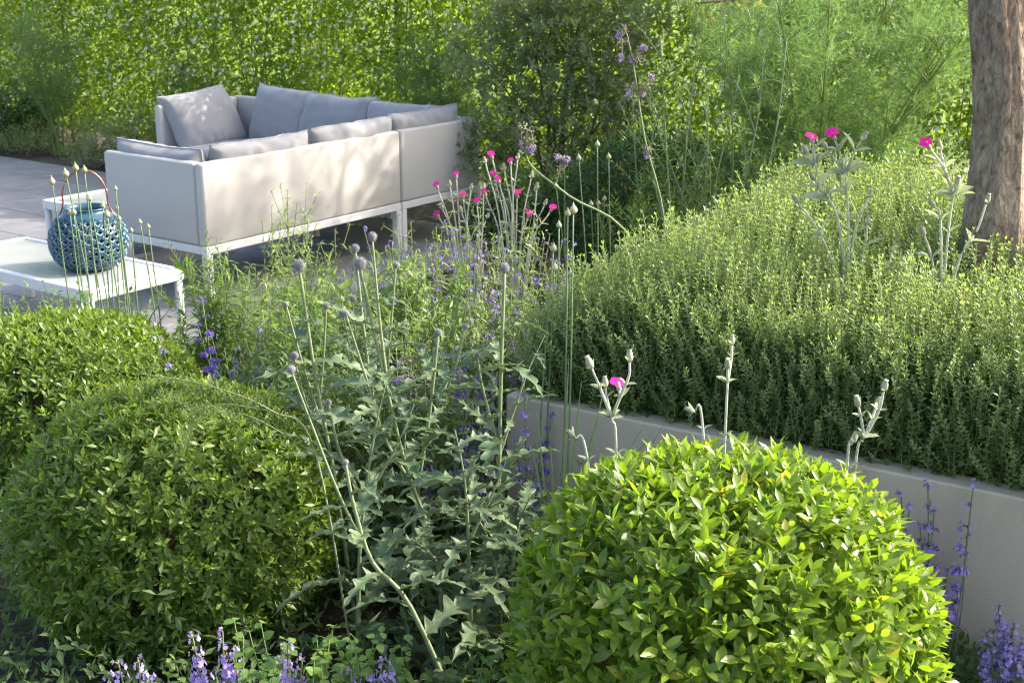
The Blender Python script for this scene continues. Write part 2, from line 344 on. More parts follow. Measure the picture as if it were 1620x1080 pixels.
tag(ground, 'dark bare soil under the planting')
M['lawn'] = plainmat('lawn_grass', (.12, .19, .035), .8, .45, 25, .6, 120)
g = G(); boxg(g, S(3.75, -40), E1, E2, 60, 90, -.06, .012, .01); tag(g.build('lawn', M['lawn'], kind='structure'), 'green lawn beyond the hedge')
A0, A1, B0, B1 = -1.75, 2.2, -.42, 6.6
g = G(); boxg(g, S(A0, B0), E1, E2, A1-A0, B1-B0, -.03, -.006); patio = g.build('patio', M['mortar'], kind='structure'); tag(patio, 'grey stone patio paved with rectangular slabs')
ROW = (A1-A0)/9; slabm = {}
for i in range(9):
    b = B0+(-.3 if i % 2 else 0.)
    k = 0
    while b < B1-.05:
        L = [.62, .80, .70][(i*2+k) % 3]; b0, b1 = max(b, B0), min(b+L, B1); k += 1
        if b1-b0 > .08:
            key = round(b1-b0, 3)
            if key not in slabm:
                gg = G(); boxg(gg, (-ROW/2+.003, -key/2+.003), (1, 0), (0, 1), ROW-.006, key-.006, -.028, 0, .003); slabm[key] = gg.mesh('paving_slab', M['stone'], flat=True)
            o = link('paving_slab', slabm[key], patio); c = S(A0+ROW*(i+.5), (b0+b1)/2)
            o.location = (c[0], c[1], U(-.0015, .0012)); o.rotation_euler = (U(-.002, .002), U(-.002, .002), math.atan2(E1[1], E1[0]))
        b += L

# ------------------------------------------------------------------ raised planter wall
K = P(800, 624, z=.5)[:2]; W2 = nz(P(1620, 789, z=.5)[:2]-K); W1 = np.array([-W2[1], W2[0]])
def Wp(a, b): return K+W2*a+W1*b
PL, PD, PT = 3.6, 1.85, .075
wall = thing('retaining_wall', 'low beige rendered retaining wall holding the raised bed', 'wall', (*Wp(0, 0), 0))
g = G(); boxg(g, Wp(0, 0), W2, W1, PL, PT, -.03, .5, .005); g.build('front_wall', M['concrete'], wall, flat=True)
g = G(); boxg(g, Wp(0, PT+.002), W2, W1, PT, PD-2*PT-.004, -.03, .498, .005); g.build('side_wall', M['concrete'], wall, flat=True)
g = G(); boxg(g, Wp(0, PD-PT), W2, W1, PL, PT, -.03, .497, .005); g.build('back_wall', M['concrete'], wall, flat=True)
g = G(); boxg(g, Wp(PT+.002, PT+.002), W2, W1, PL-PT-.01, PD-2*PT-.004, .0, .47, .01); tag(g.build('planter_soil', M['soil'], kind='structure'), 'dark soil filling the raised bed')

# ------------------------------------------------------------------ sofa
def panel(parent, name, o, ex, ey, sx, sy, z0=.285, z1=.685):
    gg = G(); boxg(gg, o, ex, ey, sx, sy, z0, z1, .010); ob = gg.build(name, M['panel'], parent)
    md = ob.modifiers.new('bevel', 'BEVEL'); md.width = .004; md.segments = 2; md.limit_method = 'ANGLE'
    return ob
LEG = .04
def module(label, a0, a1, b0, b1, backs):
    t = thing('sofa_module', label, 'sofa', (*S(a0, b0), 0), 'modules of the corner sofa')
    gg = G()                                        # base ring
    gp = .003
    boxg(gg, S(a0+gp, b0+gp), E1, E2, a1-a0-2*gp, .045, .245, .285, .003); boxg(gg, S(a0+gp, b1-.045-gp), E1, E2, a1-a0-2*gp, .045, .245, .285, .003)
    boxg(gg, S(a0+gp, b0+.045+gp), E1, E2, .045, b1-b0-.09-2*gp, .245, .284, .003); boxg(gg, S(a1-.045-gp, b0+.045+gp), E1, E2, .045, b1-b0-.09-2*gp, .245, .284, .003)
    gg.build('base_frame', M['white'], t, flat=True)
    gg = G(); boxg(gg, S(a0+.05, b0+.05), E1, E2, a1-a0-.1, b1-b0-.1, .262, .276, .003); gg.build('seat_deck', M['panel'], t, flat=True)
    for (a, b) in ((a0+gp, b0+gp), (a1-LEG-gp, b0+gp), (a0+gp, b1-LEG-gp), (a1-LEG-gp, b1-LEG-gp)):
        gg = G(); boxg(gg, S(a, b), E1, E2, LEG, LEG, 0, .2445, .004); gg.build('leg', M['white'], t, flat=True)
    th = .055
    if 'back' in backs: panel(t, 'back_panel', S(a0+gp, b0+gp), E1, E2, a1-a0-2*gp, th)
    if 'arm' in backs: panel(t, 'arm_panel', S(a0+gp, b0+th+gp*2), E1, E2, th, b1-b0-th-3*gp)
    if 'far' in backs: panel(t, 'back_panel', S(a1-th-gp, b0+(th+gp if 'back' in backs else 0)+gp), E1, E2, th, b1-b0-(th+gp if 'back' in backs else 0)-2*gp)
    if 'end' in backs: panel(t, 'arm_panel', S(a0+gp, b1-th-gp), E1, E2, a1-a0-th-3*gp, th)
    return t
MA, MD = 1.43, .73
C2 = MA+.72
module('two seat sofa module with beige sling back and arm beside the glass tables', 0, MA, 0, MD, ('back', 'arm'))
module('corner sofa module with beige sling back where both sofa runs meet', MA, C2, 0, MD, ('back', 'far'))
module('far sofa module along the hedge with an upright end panel', C2-MD, C2, MD, 2.06, ('far', 'end'))

def cushion_mesh(w, h, t, seed, puff=.42, seg=26, sag=.0, wr=.011):
    """pillow: width X, height Z (0..h), thickness Y"""
    u = np.linspace(-1, 1, seg+1); Ug, Vg = np.meshgrid(u, u); V = []; T = []
    prof = np.clip((1-np.abs(Ug)**2.6)*(1-np.abs(Vg)**2.6), 0, 1)**puff
    pin = .045
    Xx = Ug*w/2*(1-pin*(1-np.abs(Vg)**2)); Zz = h/2+Vg*h/2*(1-pin*(1-np.abs(Ug)**2)); Zz = Zz-sag*(1-Ug**2)*(Vg+1)/2+.008*wob(np.stack([Ug, Vg, 0*Ug], -1), 2.5, seed+9)*(Vg > 0)*Vg
    edge = np.clip(np.maximum(np.abs(Ug), np.abs(Vg)), 0, 1)**4
    for sg in (1, -1):
        q = np.stack([Xx, np.zeros_like(Xx), Zz], -1)
        wrk = wr*(.6+edge)*wob(q+[0, sg*3., 0], 13, seed)+wr*.7*edge*np.sin(Xx*75+4*wob(q, 9, seed+5))*(1-np.abs(Ug)**8)
        q[..., 1] = sg*(prof*t/2+.004)+wrk*(prof > .02)*sg
        V.append(q.reshape(-1, 3))
    m = (seg+1)**2; idx = np.arange(m).reshape(seg+1, seg+1)
    a = np.concatenate([np.stack([idx[:-1, :-1], idx[:-1, 1:], idx[1:, 1:]], -1).reshape(-1, 3), np.stack([idx[:-1, :-1], idx[1:, 1:], idx[1:, :-1]], -1).reshape(-1, 3)])
    T = [a[:, ::-1], a+m]
    ring = np.concatenate([idx[0, :-1], idx[:-1, -1], idx[-1, :0:-1], idx[:0:-1, 0]])
    r2 = np.roll(ring, -1); T += [np.stack([ring, r2, r2+m], -1), np.stack([ring, r2+m, ring+m], -1)]
    return np.vstack(V), np.vstack(T), np.vstack(V)[ring]*[1, 0, 1]
def cushion(label, a, b, face, w, h, t, lean, seed, z=.42, roll=0, kw={}):
    """stand a cushion on the seat with its front facing direction face (2D)"""
    V, T, ring = cushion_mesh(w, h, t, seed, **kw)
    f = nz(np.array([*face, 0.])); x = np.cross(f, UP)
    tilt = R_(lean); zz = UP*math.cos(tilt)-f*math.sin(tilt); yy = f*math.cos(tilt)+UP*math.sin(tilt)
    x2 = x*math.cos(roll)+zz*math.sin(roll); z2 = -x*math.sin(roll)+zz*math.cos(roll)
    Rm = np.stack([x2, yy, z2], -1); c = np.array([*S(a, b), z])
    t_ = thing('back_cushion', label, 'cushion', c, 'loose cushions of the sofa')
    gg = G(); gg.add(V@Rm.T+c, T); o = gg.build('cover', M['cushion'], t_)
    md = o.modifiers.new('sub', 'SUBSURF'); md.levels = 1; md.render_levels = 1
    gg = G(); q = ring@Rm.T+c; gg.tube(np.vstack([q, q[:1]]), .004, 5); gg.build('piping', M['cushion'], t_)
    return t_
def seat(label, a0, a1, b0, b1, seed):
    V, T, ring = cushion_mesh(a1-a0-.012, b1-b0-.012, .15, seed, .22, 18, wr=.004)
    c = np.array([*S((a0+a1)/2, (b0+b1)/2), .285+.083]); e1 = np.array([*E1, 0]); e2 = np.array([*E2, 0])
    Rm = np.stack([e1, -UP, e2], -1); V = (V-[0, 0, (b1-b0-.012)/2])@Rm.T+c
    t_ = thing('seat_cushion', label, 'cushion', c, 'seat cushions of the sofa'); gg = G(); gg.add(V, T[:, ::-1]); o = gg.build('cover', M['cushion'], t_)
    md = o.modifiers.new('sub', 'SUBSURF'); md.levels = 1; md.render_levels = 1
seat('flat grey seat cushion behind the sofa arm panel by the glass tables', .065, MA, .065, MD, 3)
seat('flat grey seat cushion in the corner of the sofa', MA, C2-.065, .065, MD, 4)
seat('flat grey seat cushion on the far sofa run by the hedge', C2-MD, C2-.065, MD, 2.0, 5)
F2 = E2; F1 = -E1; A_ = E1
cushion('grey cushion leaning on the near sofa arm panel above the side table', .155, .40, E1, .62, .35, .19, 12, 11, .395)
cushion('wrinkled grey cushion along the sofa back next to the near arm', .46, .155, E2, .66, .36, .18, 12, 12, .40)
cushion('wrinkled grey cushion along the sofa back beside the module joint', 1.12, .15, E2, .64, .37, .17, 12, 13, .40)
cushion('grey cushion standing in the corner over the right end sofa back', 1.72, .15, E2, .62, .385, .18, 10, 14, .39)
cushion('plump grey square cushion leaning on the upright end panel of the far run', C2-.40, 1.84, -E2, .56, .42, .20, 30, 15, .385, roll=R_(-4))
cushion('grey cushion on the far sofa back next to the square cushion', C2-.17, 1.55, -E1, .52, .41, .19, 16, 16, .372, roll=R_(3))
cushion('wide grey cushion in the middle of the far sofa back', C2-.17, 1.06, -E1, .64, .395, .19, 16, 17, .372)
cushion('grey cushion at the corner end of the far sofa back', C2-.17, .50, -E1, .62, .385, .19, 16, 18, .372)

# ------------------------------------------------------------------ tables
def table(label, o, sx, sy, h=.30):
    t = thing('coffee_table', label, 'table', (o[0], o[1], 0))
    def at(a, b): return o+E1*a+E2*b
    gg = G(); w = .035
    boxg(gg, at(0, 0), E1, E2, sx, w, h-.05, h, .003); boxg(gg, at(0, sy-w), E1, E2, sx, w, h-.05, h, .003)
    boxg(gg, at(0, w+.001), E1, E2, w, sy-2*w-.002, h-.05, h-.001, .003); boxg(gg, at(sx-w, w+.001), E1, E2, w, sy-2*w-.002, h-.05, h-.001, .003)
    gg.build('frame', M['white'], t, flat=True)
    gg = G(); boxg(gg, at(w+.002, w+.002), E1, E2, sx-2*w-.004, sy-2*w-.004, h-.014, h-.004, .002); gg.build('glass_top', M['glass'], t, flat=True)
    gg = G(); boxg(gg, at(w+.002, w+.002), E1, E2, sx-2*w-.004, sy-2*w-.004, h-.022, h-.0155, .001); gg.build('under_panel', M['greyback'], t, flat=True)
    for (a, b) in ((.02, .02), (sx-.02, .02), (.02, sy-.02), (sx-.02, sy-.02)):
        c = at(a, b); gg = G(); gg.lathe([(0, 0), (.016, 0), (.018, .004), (.018, h-.051), (0, h-.051)], 14, (c[0], c[1], 0)); gg.build('leg', M['white'], t)
tn = P(139, 461, z=.30)[:2]
table('low white coffee table with glass top carrying the blue lantern', tn, float(np.linalg.norm(P(303, 427, z=.30)[:2]-tn)), 1.15)
tb = P(66, 316, z=.30)[:2]
table('white side table with glass top in front of the sofa seat', tb-E2*.72, .70, .72)

# ------------------------------------------------------------------ blue lantern
lc = P(142, 424, z=.30); LX, LY = lc[0], lc[1]+.02
lan = thing('lantern', 'round blue ceramic lantern with pierced diamond lattice and wire handle on the table', 'lantern', (LX, LY, .30))
def lrad(h):                                        # profile radius, h 0..1
    pts = np.array([(0, .098), (.06, .125), (.18, .152), (.35, .168), (.5, .170), (.65, .163), (.8, .142), (.9, .118), (.96, .098), (1, .092)])
    return np.interp(h, pts[:, 0], pts[:, 1])
LH = .262; NU, NV = 20, 11; h0, h1 = .07, .90
def lp(u, h, off): r = lrad(h)+off; a = u*2*math.pi/NU; return np.array([LX+r*math.cos(a), LY+r*math.sin(a), .30+h*LH])
gb = G()
for j in range(NV):
    for i in range(NU):
        u0 = i+(.5 if j % 2 else 0); dv = (h1-h0)/(NV+1); v0 = h0+dv*(j+1)
        rings = []
        for sc, off in ((1, 0), (.84, .0035), (.78, .0035), (.72, -.001), (.50, -.002), (.46, -.012)):
            rings.append([lp(u0+du*.5*sc, v0+dh*dv*sc, off) for du, dh in ((1, 0), (.5, .5), (0, 1), (-.5, .5), (-1, 0), (-.5, -.5), (0, -1), (.5, -.5))])
        V = np.array(rings).reshape(-1, 3)
        for r in range(5):
            T = []
            for k in range(8):
                q = (k+1) % 8; T += [[r*8+k, r*8+q, r*8+8+q], [r*8+k, r*8+8+q, r*8+8+k]]
            gb.add(V, T, {0: 0, 1: 0, 2: 1, 3: 1, 4: 2}[r])
# close the half diamonds at top and bottom with solid bands
for (ha, hb) in ((h0, h0+(h1-h0)/(NV+1)), (h1-(h1-h0)/(NV+1), h1)):
    hs_ = np.linspace(ha-.0, hb, 3); gb.lathe([(lrad(h)-.0035, .30+h*LH) for h in hs_], 60, (LX, LY, 0))
gb.build('lattice_body', [M['blue'], M['glaze'], M['innerclay']], lan)
g = G(); hs_ = np.linspace(h1-.01, 1, 6); prof = [(lrad(h), .30+h*LH) for h in hs_]+[(.097, .30+LH+.004), (.094, .30+LH+.010), (.086, .30+LH+.008), (.082, .30+LH-.01), (.085, .30+LH-.05), (.12, .30+LH*.8)]
g.lathe(prof, 48, (LX, LY, 0)); g.build('rim', M['blue'], lan)
g = G(); prof = [(0, .3005), (.09, .3005), (.096, .303)]+[(lrad(h), .30+h*LH) for h in np.linspace(.01, h0+.01, 4)]; g.lathe(prof, 48, (LX, LY, 0)); g.build('foot', M['blue'], lan)
hd = np.array([math.cos(.25), math.sin(.25)]); g = G(); pts = []
for a in np.linspace(-.16, math.pi+.16, 34):
    pts.append([LX+hd[0]*.094*math.cos(a), LY+hd[1]*.094*math.cos(a), .30+LH+.035+.135*max(0, math.sin(a))**.85 - (.0 if math.sin(a) > 0 else .09*abs(math.sin(a)))])
pts = [[LX+hd[0]*.128, LY+hd[1]*.128, .30+LH*.84], [LX+hd[0]*.104, LY+hd[1]*.104, .30+LH*.97]]+pts[1:-1]+[[LX-hd[0]*.104, LY-hd[1]*.104, .30+LH*.97], [LX-hd[0]*.128, LY-hd[1]*.128, .30+LH*.84]]
g.tube(curve(pts, 120), .0042, 8); g.build('handle', M['copper'], lan)

# ------------------------------------------------------------------ clipped globe shrubs
def superdir(d, rad, p): return (np.abs(d/rad)**p).sum(-1)**(-1/p)
def globe(label, c, rad, n, leaf, lw, tpl, mt, pw=2.4, upmix=.5, nparts=300, seed=0, cat='shrub', name='clipped_shrub', pairs=3, bump=.035, asize=(35, 62), grp=None):
    c = np.array(c, float); rad = np.array(rad, float)
    t = thing(name, label, cat, (c[0], c[1], 0), grp)
    d = rdir(n); d = d[(d[:, 2] > -.75)]; n = len(d)
    r = superdir(d, rad, pw)*(1+bump*wob(d, 3.2, seed)); lay = np.clip(1-np.abs(rng.normal(scale=.11, size=n)), .55, 1.0)*U(.98, 1.015, n)
    p = c+d*(r*lay)[:, None]
    nr = nz(np.sign(d)*np.abs(d/rad)**(pw-1)/rad); ax = nz(nr*(1-upmix)+UP*upmix*.9+rng.normal(scale=.28, size=(n, 3)))
    q, D, N, Sz = shoots(p, ax, leaf*.55, pairs, leaf, asize)
    keep = q[:, 2] > .015; q, D, N, Sz = q[keep], D[keep], N[keep], Sz[keep]
    Rm = frames(D, N); sc = np.stack([Sz*lw, Sz, Sz], -1)
    px, py, dd = pix(q); tocam = nz(np.array([0, 0, CAMH])-q); outer = np.tile(np.tile(lay, 2*pairs)[:len(keep)][keep], 1) > .97
    inf = (px > 5) & (px < 1615) & (py > 5) & (py < 1075) & outer & ((nz(q-c)*tocam).sum(-1) > .25)
    pick = np.argsort(np.where(inf, dd/Sz, 1e9))[:min(nparts, int(inf.sum()))]
    rest = np.ones(len(q), bool); rest[pick] = False
    g = G().inst(tpl, q[rest], Rm[rest], sc[rest]); g.build('foliage', mt, t, 'stuff')
    lm = mesh_from('leaf', tpl[0], tpl[1], mt)
    for i in pick:
        o = link('leaf', lm, t); o.matrix_local = Matrix.Translation(Vector(q[i]-ORG[t.name])) @ Matrix(Rm[i].tolist()).to_4x4() @ Matrix.Diagonal(Vector((*sc[i], 1)))
    g = G(); m = 46; dd_ = rdir(m); dd_[:, 2] = np.abs(dd_[:, 2])*.9-.1; rr = superdir(dd_, rad, pw)
    for i in range(m):
        e = c+dd_[i]*rr[i]*U(.80, .95); b = np.array([c[0]+U(-.05, .05), c[1]+U(-.05, .05), 0]); mid = (b+e)/2+rng.normal(scale=.04, size=3)
        g.tube(curve([b, mid, e], 8), np.linspace(.009, .002, 9)[:len(curve([b, mid, e], 8))], 4)
    g.build('branches', M['wood'], t)
    return t
globe('bright yellow green clipped globe shrub in front of the retaining wall', (.405, 2.36, .375), (.398, .38, .37), 4000, .046, .98, L_el3, M['globe_r'], 2.4, .5, seed=1)
globe('dark green clipped globe shrub beside the globe thistle', (-.86, 3.22, .28), (.40, .40, .335), 6600, .034, .92, L_el1, M['globe_l'], 2.25, .35, seed=2)
globe('clipped shrub mound below the low coffee table', (-1.46, 4.2, .235), (.43, .42, .29), 5800, .035, .85, L_ov1, M['globe_l'], 2.2, .4, seed=3)
globe('dark clipped ball shrub behind the raised bed', (.68, 6.35, .40), (.46, .44, .44), 4200, .034, .8, L_2, M['darkball'], 2.2, .35, nparts=0, seed=4)

# ------------------------------------------------------------------ raised bed mound of upright sprigs
def mound_h(a, b):
    """top height above the planter, a along wall, b into the bed"""
    ea = np.clip((a-.02)/.42, 0, 1); eb = np.clip((b-.02)/.34, 0, 1); ef = np.clip((1.84-b)/.3, 0, 1)
    s = (1-(1-ea)**2.2)**.6*(1-(1-eb)**2.4)**.55*(1-(1-ef)**2)**.5
    p = np.stack([a, b, 0*a], -1)
    return s*(.345+.07*wob(p, 3.2, 21)+.05*np.clip(b/1.8, 0, 1)+.02*wob(p, 9, 22))
def sprig(h, nodes, leaf, seed):
    r_ = np.random.default_rng(seed); gs, gl = G(), G(); top = np.array([r_.normal(0, .012), r_.normal(0, .012), h]); c = curve([[0, 0, 0], top*.5+[r_.normal(0, .006), r_.normal(0, .006), 0], top], 2)
    gs.tube(c, np.linspace(.0017, .001, len(c)), 3, cap=False)
    f = np.linspace(.08, 1, nodes); pos = np.stack([np.interp(f, np.linspace(0, 1, len(c)), c[:, i]) for i in range(3)], -1)
    for k in range(nodes):
        a = k*math.pi/2+r_.uniform(-.4, .4)
        for s_ in (0, math.pi):
            el = R_(r_.uniform(15, 55)) if k < nodes-1 else R_(70); d = np.array([[math.cos(a+s_)*math.cos(el), math.sin(a+s_)*math.cos(el), math.sin(el)]])
            nn = np.array([[-math.cos(a+s_)*math.sin(el), -math.sin(a+s_)*math.sin(el), math.cos(el)]])
            gl.inst(L_2, pos[k:k+1], frames(d, nn), leaf*(1.1-.35*f[k])*r_.uniform(.8, 1.2))
    return gs, gl
mound = thing('ground_cover', 'mass of upright small leaved evergreen sprigs filling the raised bed', 'ground cover', (*Wp(0, 0), .47))
protos = []
for k in range(10):
    gs, gl = sprig(1.0*.15, 13, .0152, 100+k)
    V = np.vstack(gs.v+[x for x in gl.v]); ns = gs.n
    T = np.vstack(gs.t+[x+ns for x in gl.t]); mi = np.concatenate([np.zeros(len(np.vstack(gs.t)), int), np.ones(len(np.vstack(gl.t)), int)])
    protos.append((V, T, mi))
N_ = 8200; a_ = U(.03, 3.1, N_); b_ = U(.05, 1.82, N_)
near = rng.random(N_) < np.where(b_ < 1.0, 1, .8); a_, b_ = a_[near], b_[near]; N_ = len(a_)
hh = mound_h(a_, b_); eps = .03
gx = (mound_h(a_+eps, b_)-hh)/eps; gy = (mound_h(a_, b_+eps)-hh)/eps
bx = np.array([*W2, 0]); by = np.array([*W1, 0])
base = np.array([*K, .48])+a_[:, None]*bx+b_[:, None]*by+UP*(np.maximum(hh, .02)-.07)[:, None]
axd = nz(UP[None]-.22*np.clip(gx, -2, 2)[:, None]*bx-.22*np.clip(gy, -2, 2)[:, None]*by+rng.normal(scale=.13, size=(N_, 3)))
px, py, dd = pix(base+UP*.1); infr = (px > 840) & (px < 1615) & (py > 250) & (py < 780)
# the front face shows stems from low down: extra sprigs springing from the edge
Mx = 3700; a2 = U(.02, 3.0, Mx); b2 = U(.0, .13, Mx)+.03; z2 = U(.0, .28, Mx)
base2 = np.array([*K, .48])+a2[:, None]*bx+b2[:, None]*by+UP*(z2*np.clip(mound_h(a2, b2+.05)/.3, .2, 1))[:, None]
ax2 = nz(UP[None]*1.0-by*U(.1, .75, Mx)[:, None]+rng.normal(scale=.16, size=(Mx, 3)))
Mz = 900; b3 = U(.05, 1.8, Mz); base3 = np.array([*K, .48])+U(.03, .15, Mz)[:, None]*bx+b3[:, None]*by+UP*U(0, .22, Mz)[:, None]; ax3 = nz(UP[None]-bx*U(.05, .5, Mz)[:, None]+rng.normal(scale=.16, size=(Mz, 3)))
PB = np.vstack([base, base2, base3]); AX = np.vstack([axd, ax2, ax3]); SZ = np.concatenate([U(.75, 1.35, N_), U(.6, 1.0, Mx), U(.6, 1., Mz)])
SZ = SZ*(1+.22*wob(PB, 5, 77)); pxx, pyy, ddd = pix(PB+AX*.1); infr = (pxx > 840) & (pxx < 1610) & (pyy > 260) & (pyy < 770); infr[N_:] = False
topmost = infr & (SZ > 1.1); pick = np.argsort(np.where(topmost, ddd/SZ, 1e9))[:300]
rest = np.ones(len(PB), bool); rest[pick] = False
Rf = frames(AX, rdir(len(PB))); Rf = np.stack([Rf[..., 0], Rf[..., 2], Rf[..., 1]], -1); Rf[..., 1] *= -1
gs = G()
for k in range(10):
    ii = np.where(rest & (np.arange(len(PB)) % 10 == k))[0]; V, T, mi = protos[k]
    for m_ in (0, 1): gs.inst((V, T[mi == m_]), PB[ii], Rf[ii], SZ[ii], m_)
gs.build('sprigs', [M['mound_stem'], M['mound']], mound, 'stuff')
pm = [mesh_from('sprig', V, T, [M['mound_stem'], M['mound']], mi) for V, T, mi in protos]
for i in pick:
    o = link('sprig', pm[i % 10], mound); o.matrix_local = Matrix.Translation(Vector(PB[i]-ORG[mound.name])) @ Matrix(Rf[i].tolist()).to_4x4() @ Matrix.Scale(SZ[i], 4)
# dense lower leaves that carry the sprigs
nU = 60000; a4 = U(.01, 3.2, nU); b4 = U(.03, 1.82, nU); fr = rng.random(nU) < .35; b4[fr] = U(.05, .17, fr.sum())
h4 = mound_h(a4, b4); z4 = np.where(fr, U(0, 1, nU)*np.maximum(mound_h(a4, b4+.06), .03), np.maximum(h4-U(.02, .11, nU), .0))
p4 = np.array([*K, .48])+a4[:, None]*bx+b4[:, None]*by+UP*z4[:, None]
d4 = nz(rdir(nU)+UP*.2-by*np.where(fr, .7, 0)[:, None]); n4 = nz(UP+rng.normal(scale=.5, size=(nU, 3)))
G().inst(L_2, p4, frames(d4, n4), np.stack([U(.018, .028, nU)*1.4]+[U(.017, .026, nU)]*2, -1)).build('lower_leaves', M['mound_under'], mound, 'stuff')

# ------------------------------------------------------------------ hedge (jasmine screen)
HB = 3.15
hedge = thing('jasmine_hedge', 'tall glossy green hedge dotted with white flowers along the patio', 'hedge', (*S(HB, 0), 0))
n = 150000; b = U(-5.2, 8.0, n); z = U(.05, 1.0, n)**.95*2.02; dep = rng.normal(scale=.085, size=n)
q0 = np.stack([b, z, 0*z], -1); dep += .05*wob(q0, 2.2, 31)+.05*wob(q0, 6, 32)
topv = 1.98+.10*wob(np.stack([b, 0*b, 0*b], -1), 2.5, 33); hole = wob(q0, 3.1, 34)
keep = (z < topv) & (rng.random(n) < np.clip(1.15-np.clip(hole-.7, 0, 1)*2.2, .2, 1)); b, z, dep = b[keep], z[keep], dep[keep]; n = len(b)
xy = SC+E1*(HB+dep)[:, None]+E2*b[:, None]; p = np.column_stack([xy, z]); out = -np.array([*E1, 0])*np.where(dep < .03, 1, -1)[:, None]
d = nz(out*.55+rdir(n)*.8-UP*.25); nn = nz(UP*.7+out*.45+rng.normal(scale=.5, size=(n, 3)))
G().inst(L_2, p, frames(d, nn), np.stack([U(.9, 1.1, n)*.052, U(.038, .06, n), U(.038, .06, n)], -1)).build('foliage', M['hedge'], hedge, 'stuff')
nf = 6500; ii = rng.choice(np.where(dep < -.02)[0], nf); g = G(); pc = p[ii]-np.array([*E1, 0])*.04
Fl = G()
for k in range(5): Fl.inst(leaf2(.6, 0, .6), np.zeros((1, 3)), frames(np.array([[math.cos(k*1.2566), math.sin(k*1.2566), .1]]), UP[None]), 1.0)
FLT = (np.vstack(Fl.v), np.vstack(Fl.t))
nn = nz(-np.array([*E1, 0])+UP*.5+rng.normal(scale=.5, size=(nf, 3))); G().inst(FLT, pc, frames(np.cross(nn, rdir(nf)), nn), U(.012, .020, nf)).build('flowers', M['white_fl'], hedge, 'stuff')
g = G()
for k in range(80):
    bb = U(-5, 7.8); c0 = np.array([*S(HB+U(-.05, .05), bb), 0]); c1 = np.array([*S(HB+U(-.08, .08), bb+U(-.4, .4)), U(1.2, 1.9)]); c = curve([c0, (c0+c1)/2+rng.normal(scale=.06, size=3), c1], 9); g.tube(c, np.linspace(.007, .002, len(c)), 4)
g.build('stems', M['wood'], hedge)
for k in range(7):
    c = S(HB+.02, -4.2+k*1.9); g = G(); boxg(g, c, E1, E2, .04, .04, -.03, 1.85, .003); g.build('post', M['dark'], hedge, flat=True)
    if k < 6: pass
g = G()
for zz in (.5, 1.0, 1.5): g.tube([[*S(HB+.045, -4.6), zz], [*S(HB+.045, 7.6), zz]], .003, 4)
g.build('trellis_wires', M['dark'], hedge)

# ------------------------------------------------------------------ fennel
def fennel(label, base, stems, height, spread, fronds, seed, dens=1.0, name='fennel_plant', fl=.05, fw=.0011):
    base = np.array(base, float); t = thing(name, label, 'fennel', base, None); gs = G(); Fa, Fb = [], []
    for s_ in range(stems):
        az = U(0, 6.28); rr = spread*math.sqrt(U(0, 1)); h = height*U(.72, 1.0)
        top = base+[rr*math.cos(az), rr*math.sin(az), h]; c = curve([base+[U(-.06, .06), U(-.06, .06), 0], base+(top-base)*[.35, .35, .5], top], 14); gs.tube(c, np.linspace(.0095, .0025, len(c)), 6)
        for k in range(fronds):
            f = U(.28, 1.0); o = c[int(f*(len(c)-1))]; a2 = U(0, 6.28); L = U(.20, .42)*(1.15-.45*f); el = U(.25, 1.0)
            e = o+L*np.array([math.cos(a2)*math.cos(el), math.sin(a2)*math.cos(el), math.sin(el)]); rc = curve([o, (o+e)/2+UP*.03, e-UP*.02], 8); gs.tube(rc, np.linspace(.0028, .0008, len(rc)), 3, cap=False)
            for w_ in range(int(14*dens)):
                g0 = rc[int(U(.2, .999)*len(rc))]; pd = nz(nz(e-o)*.8+rng.normal(scale=.75, size=3)); pl = U(.04, .12); m_ = int(12*dens)
                o2 = g0+pd*U(.05, 1, m_)[:, None]*pl; dd = nz(pd+rng.normal(scale=.6, size=(m_, 3))); Fa.append(o2); Fb.append(o2+dd*U(.5, 1.2, m_)[:, None]*fl)
    gs.build('stems', M['fennel_stem'], t)
    A = np.vstack(Fa); B = np.vstack(Fb); w = nz(np.cross(B-A, rdir(len(A))))*fw
    V = np.stack([A-w, A+w, B], 1).reshape(-1, 3); T = np.arange(len(V)).reshape(-1, 3); g = G(); g.add(V, T); g.build('fronds', M['fennel'], t, 'stuff')
    return t
fb = P(1292, 330, d=6.0)
fennel('large feathery green fennel behind the raised bed', (fb[0], fb[1], -.02), 20, 1.70, .68, 28, 1, 1.15)
fb = P(95, 250, d=11.2); fennel('feathery fennel beside the patio at the hedge foot', (fb[0], fb[1], -.02), 8, 1.12, .36, 20, 2, .62, fw=.0016)
fb = P(505, 200, d=10.6); fennel('low feathery fennel between the hedge and far sofa cushions', (fb[0], fb[1], -.02), 6, 1.05, .3, 18, 3, .9, fw=.0018)
fb = P(700, 250, d=9.2); fennel('shaded feathery fennel by the right end of the sofa', (fb[0], fb[1], -.02), 7, 1.08, .33, 20, 4, .9, fw=.0016)

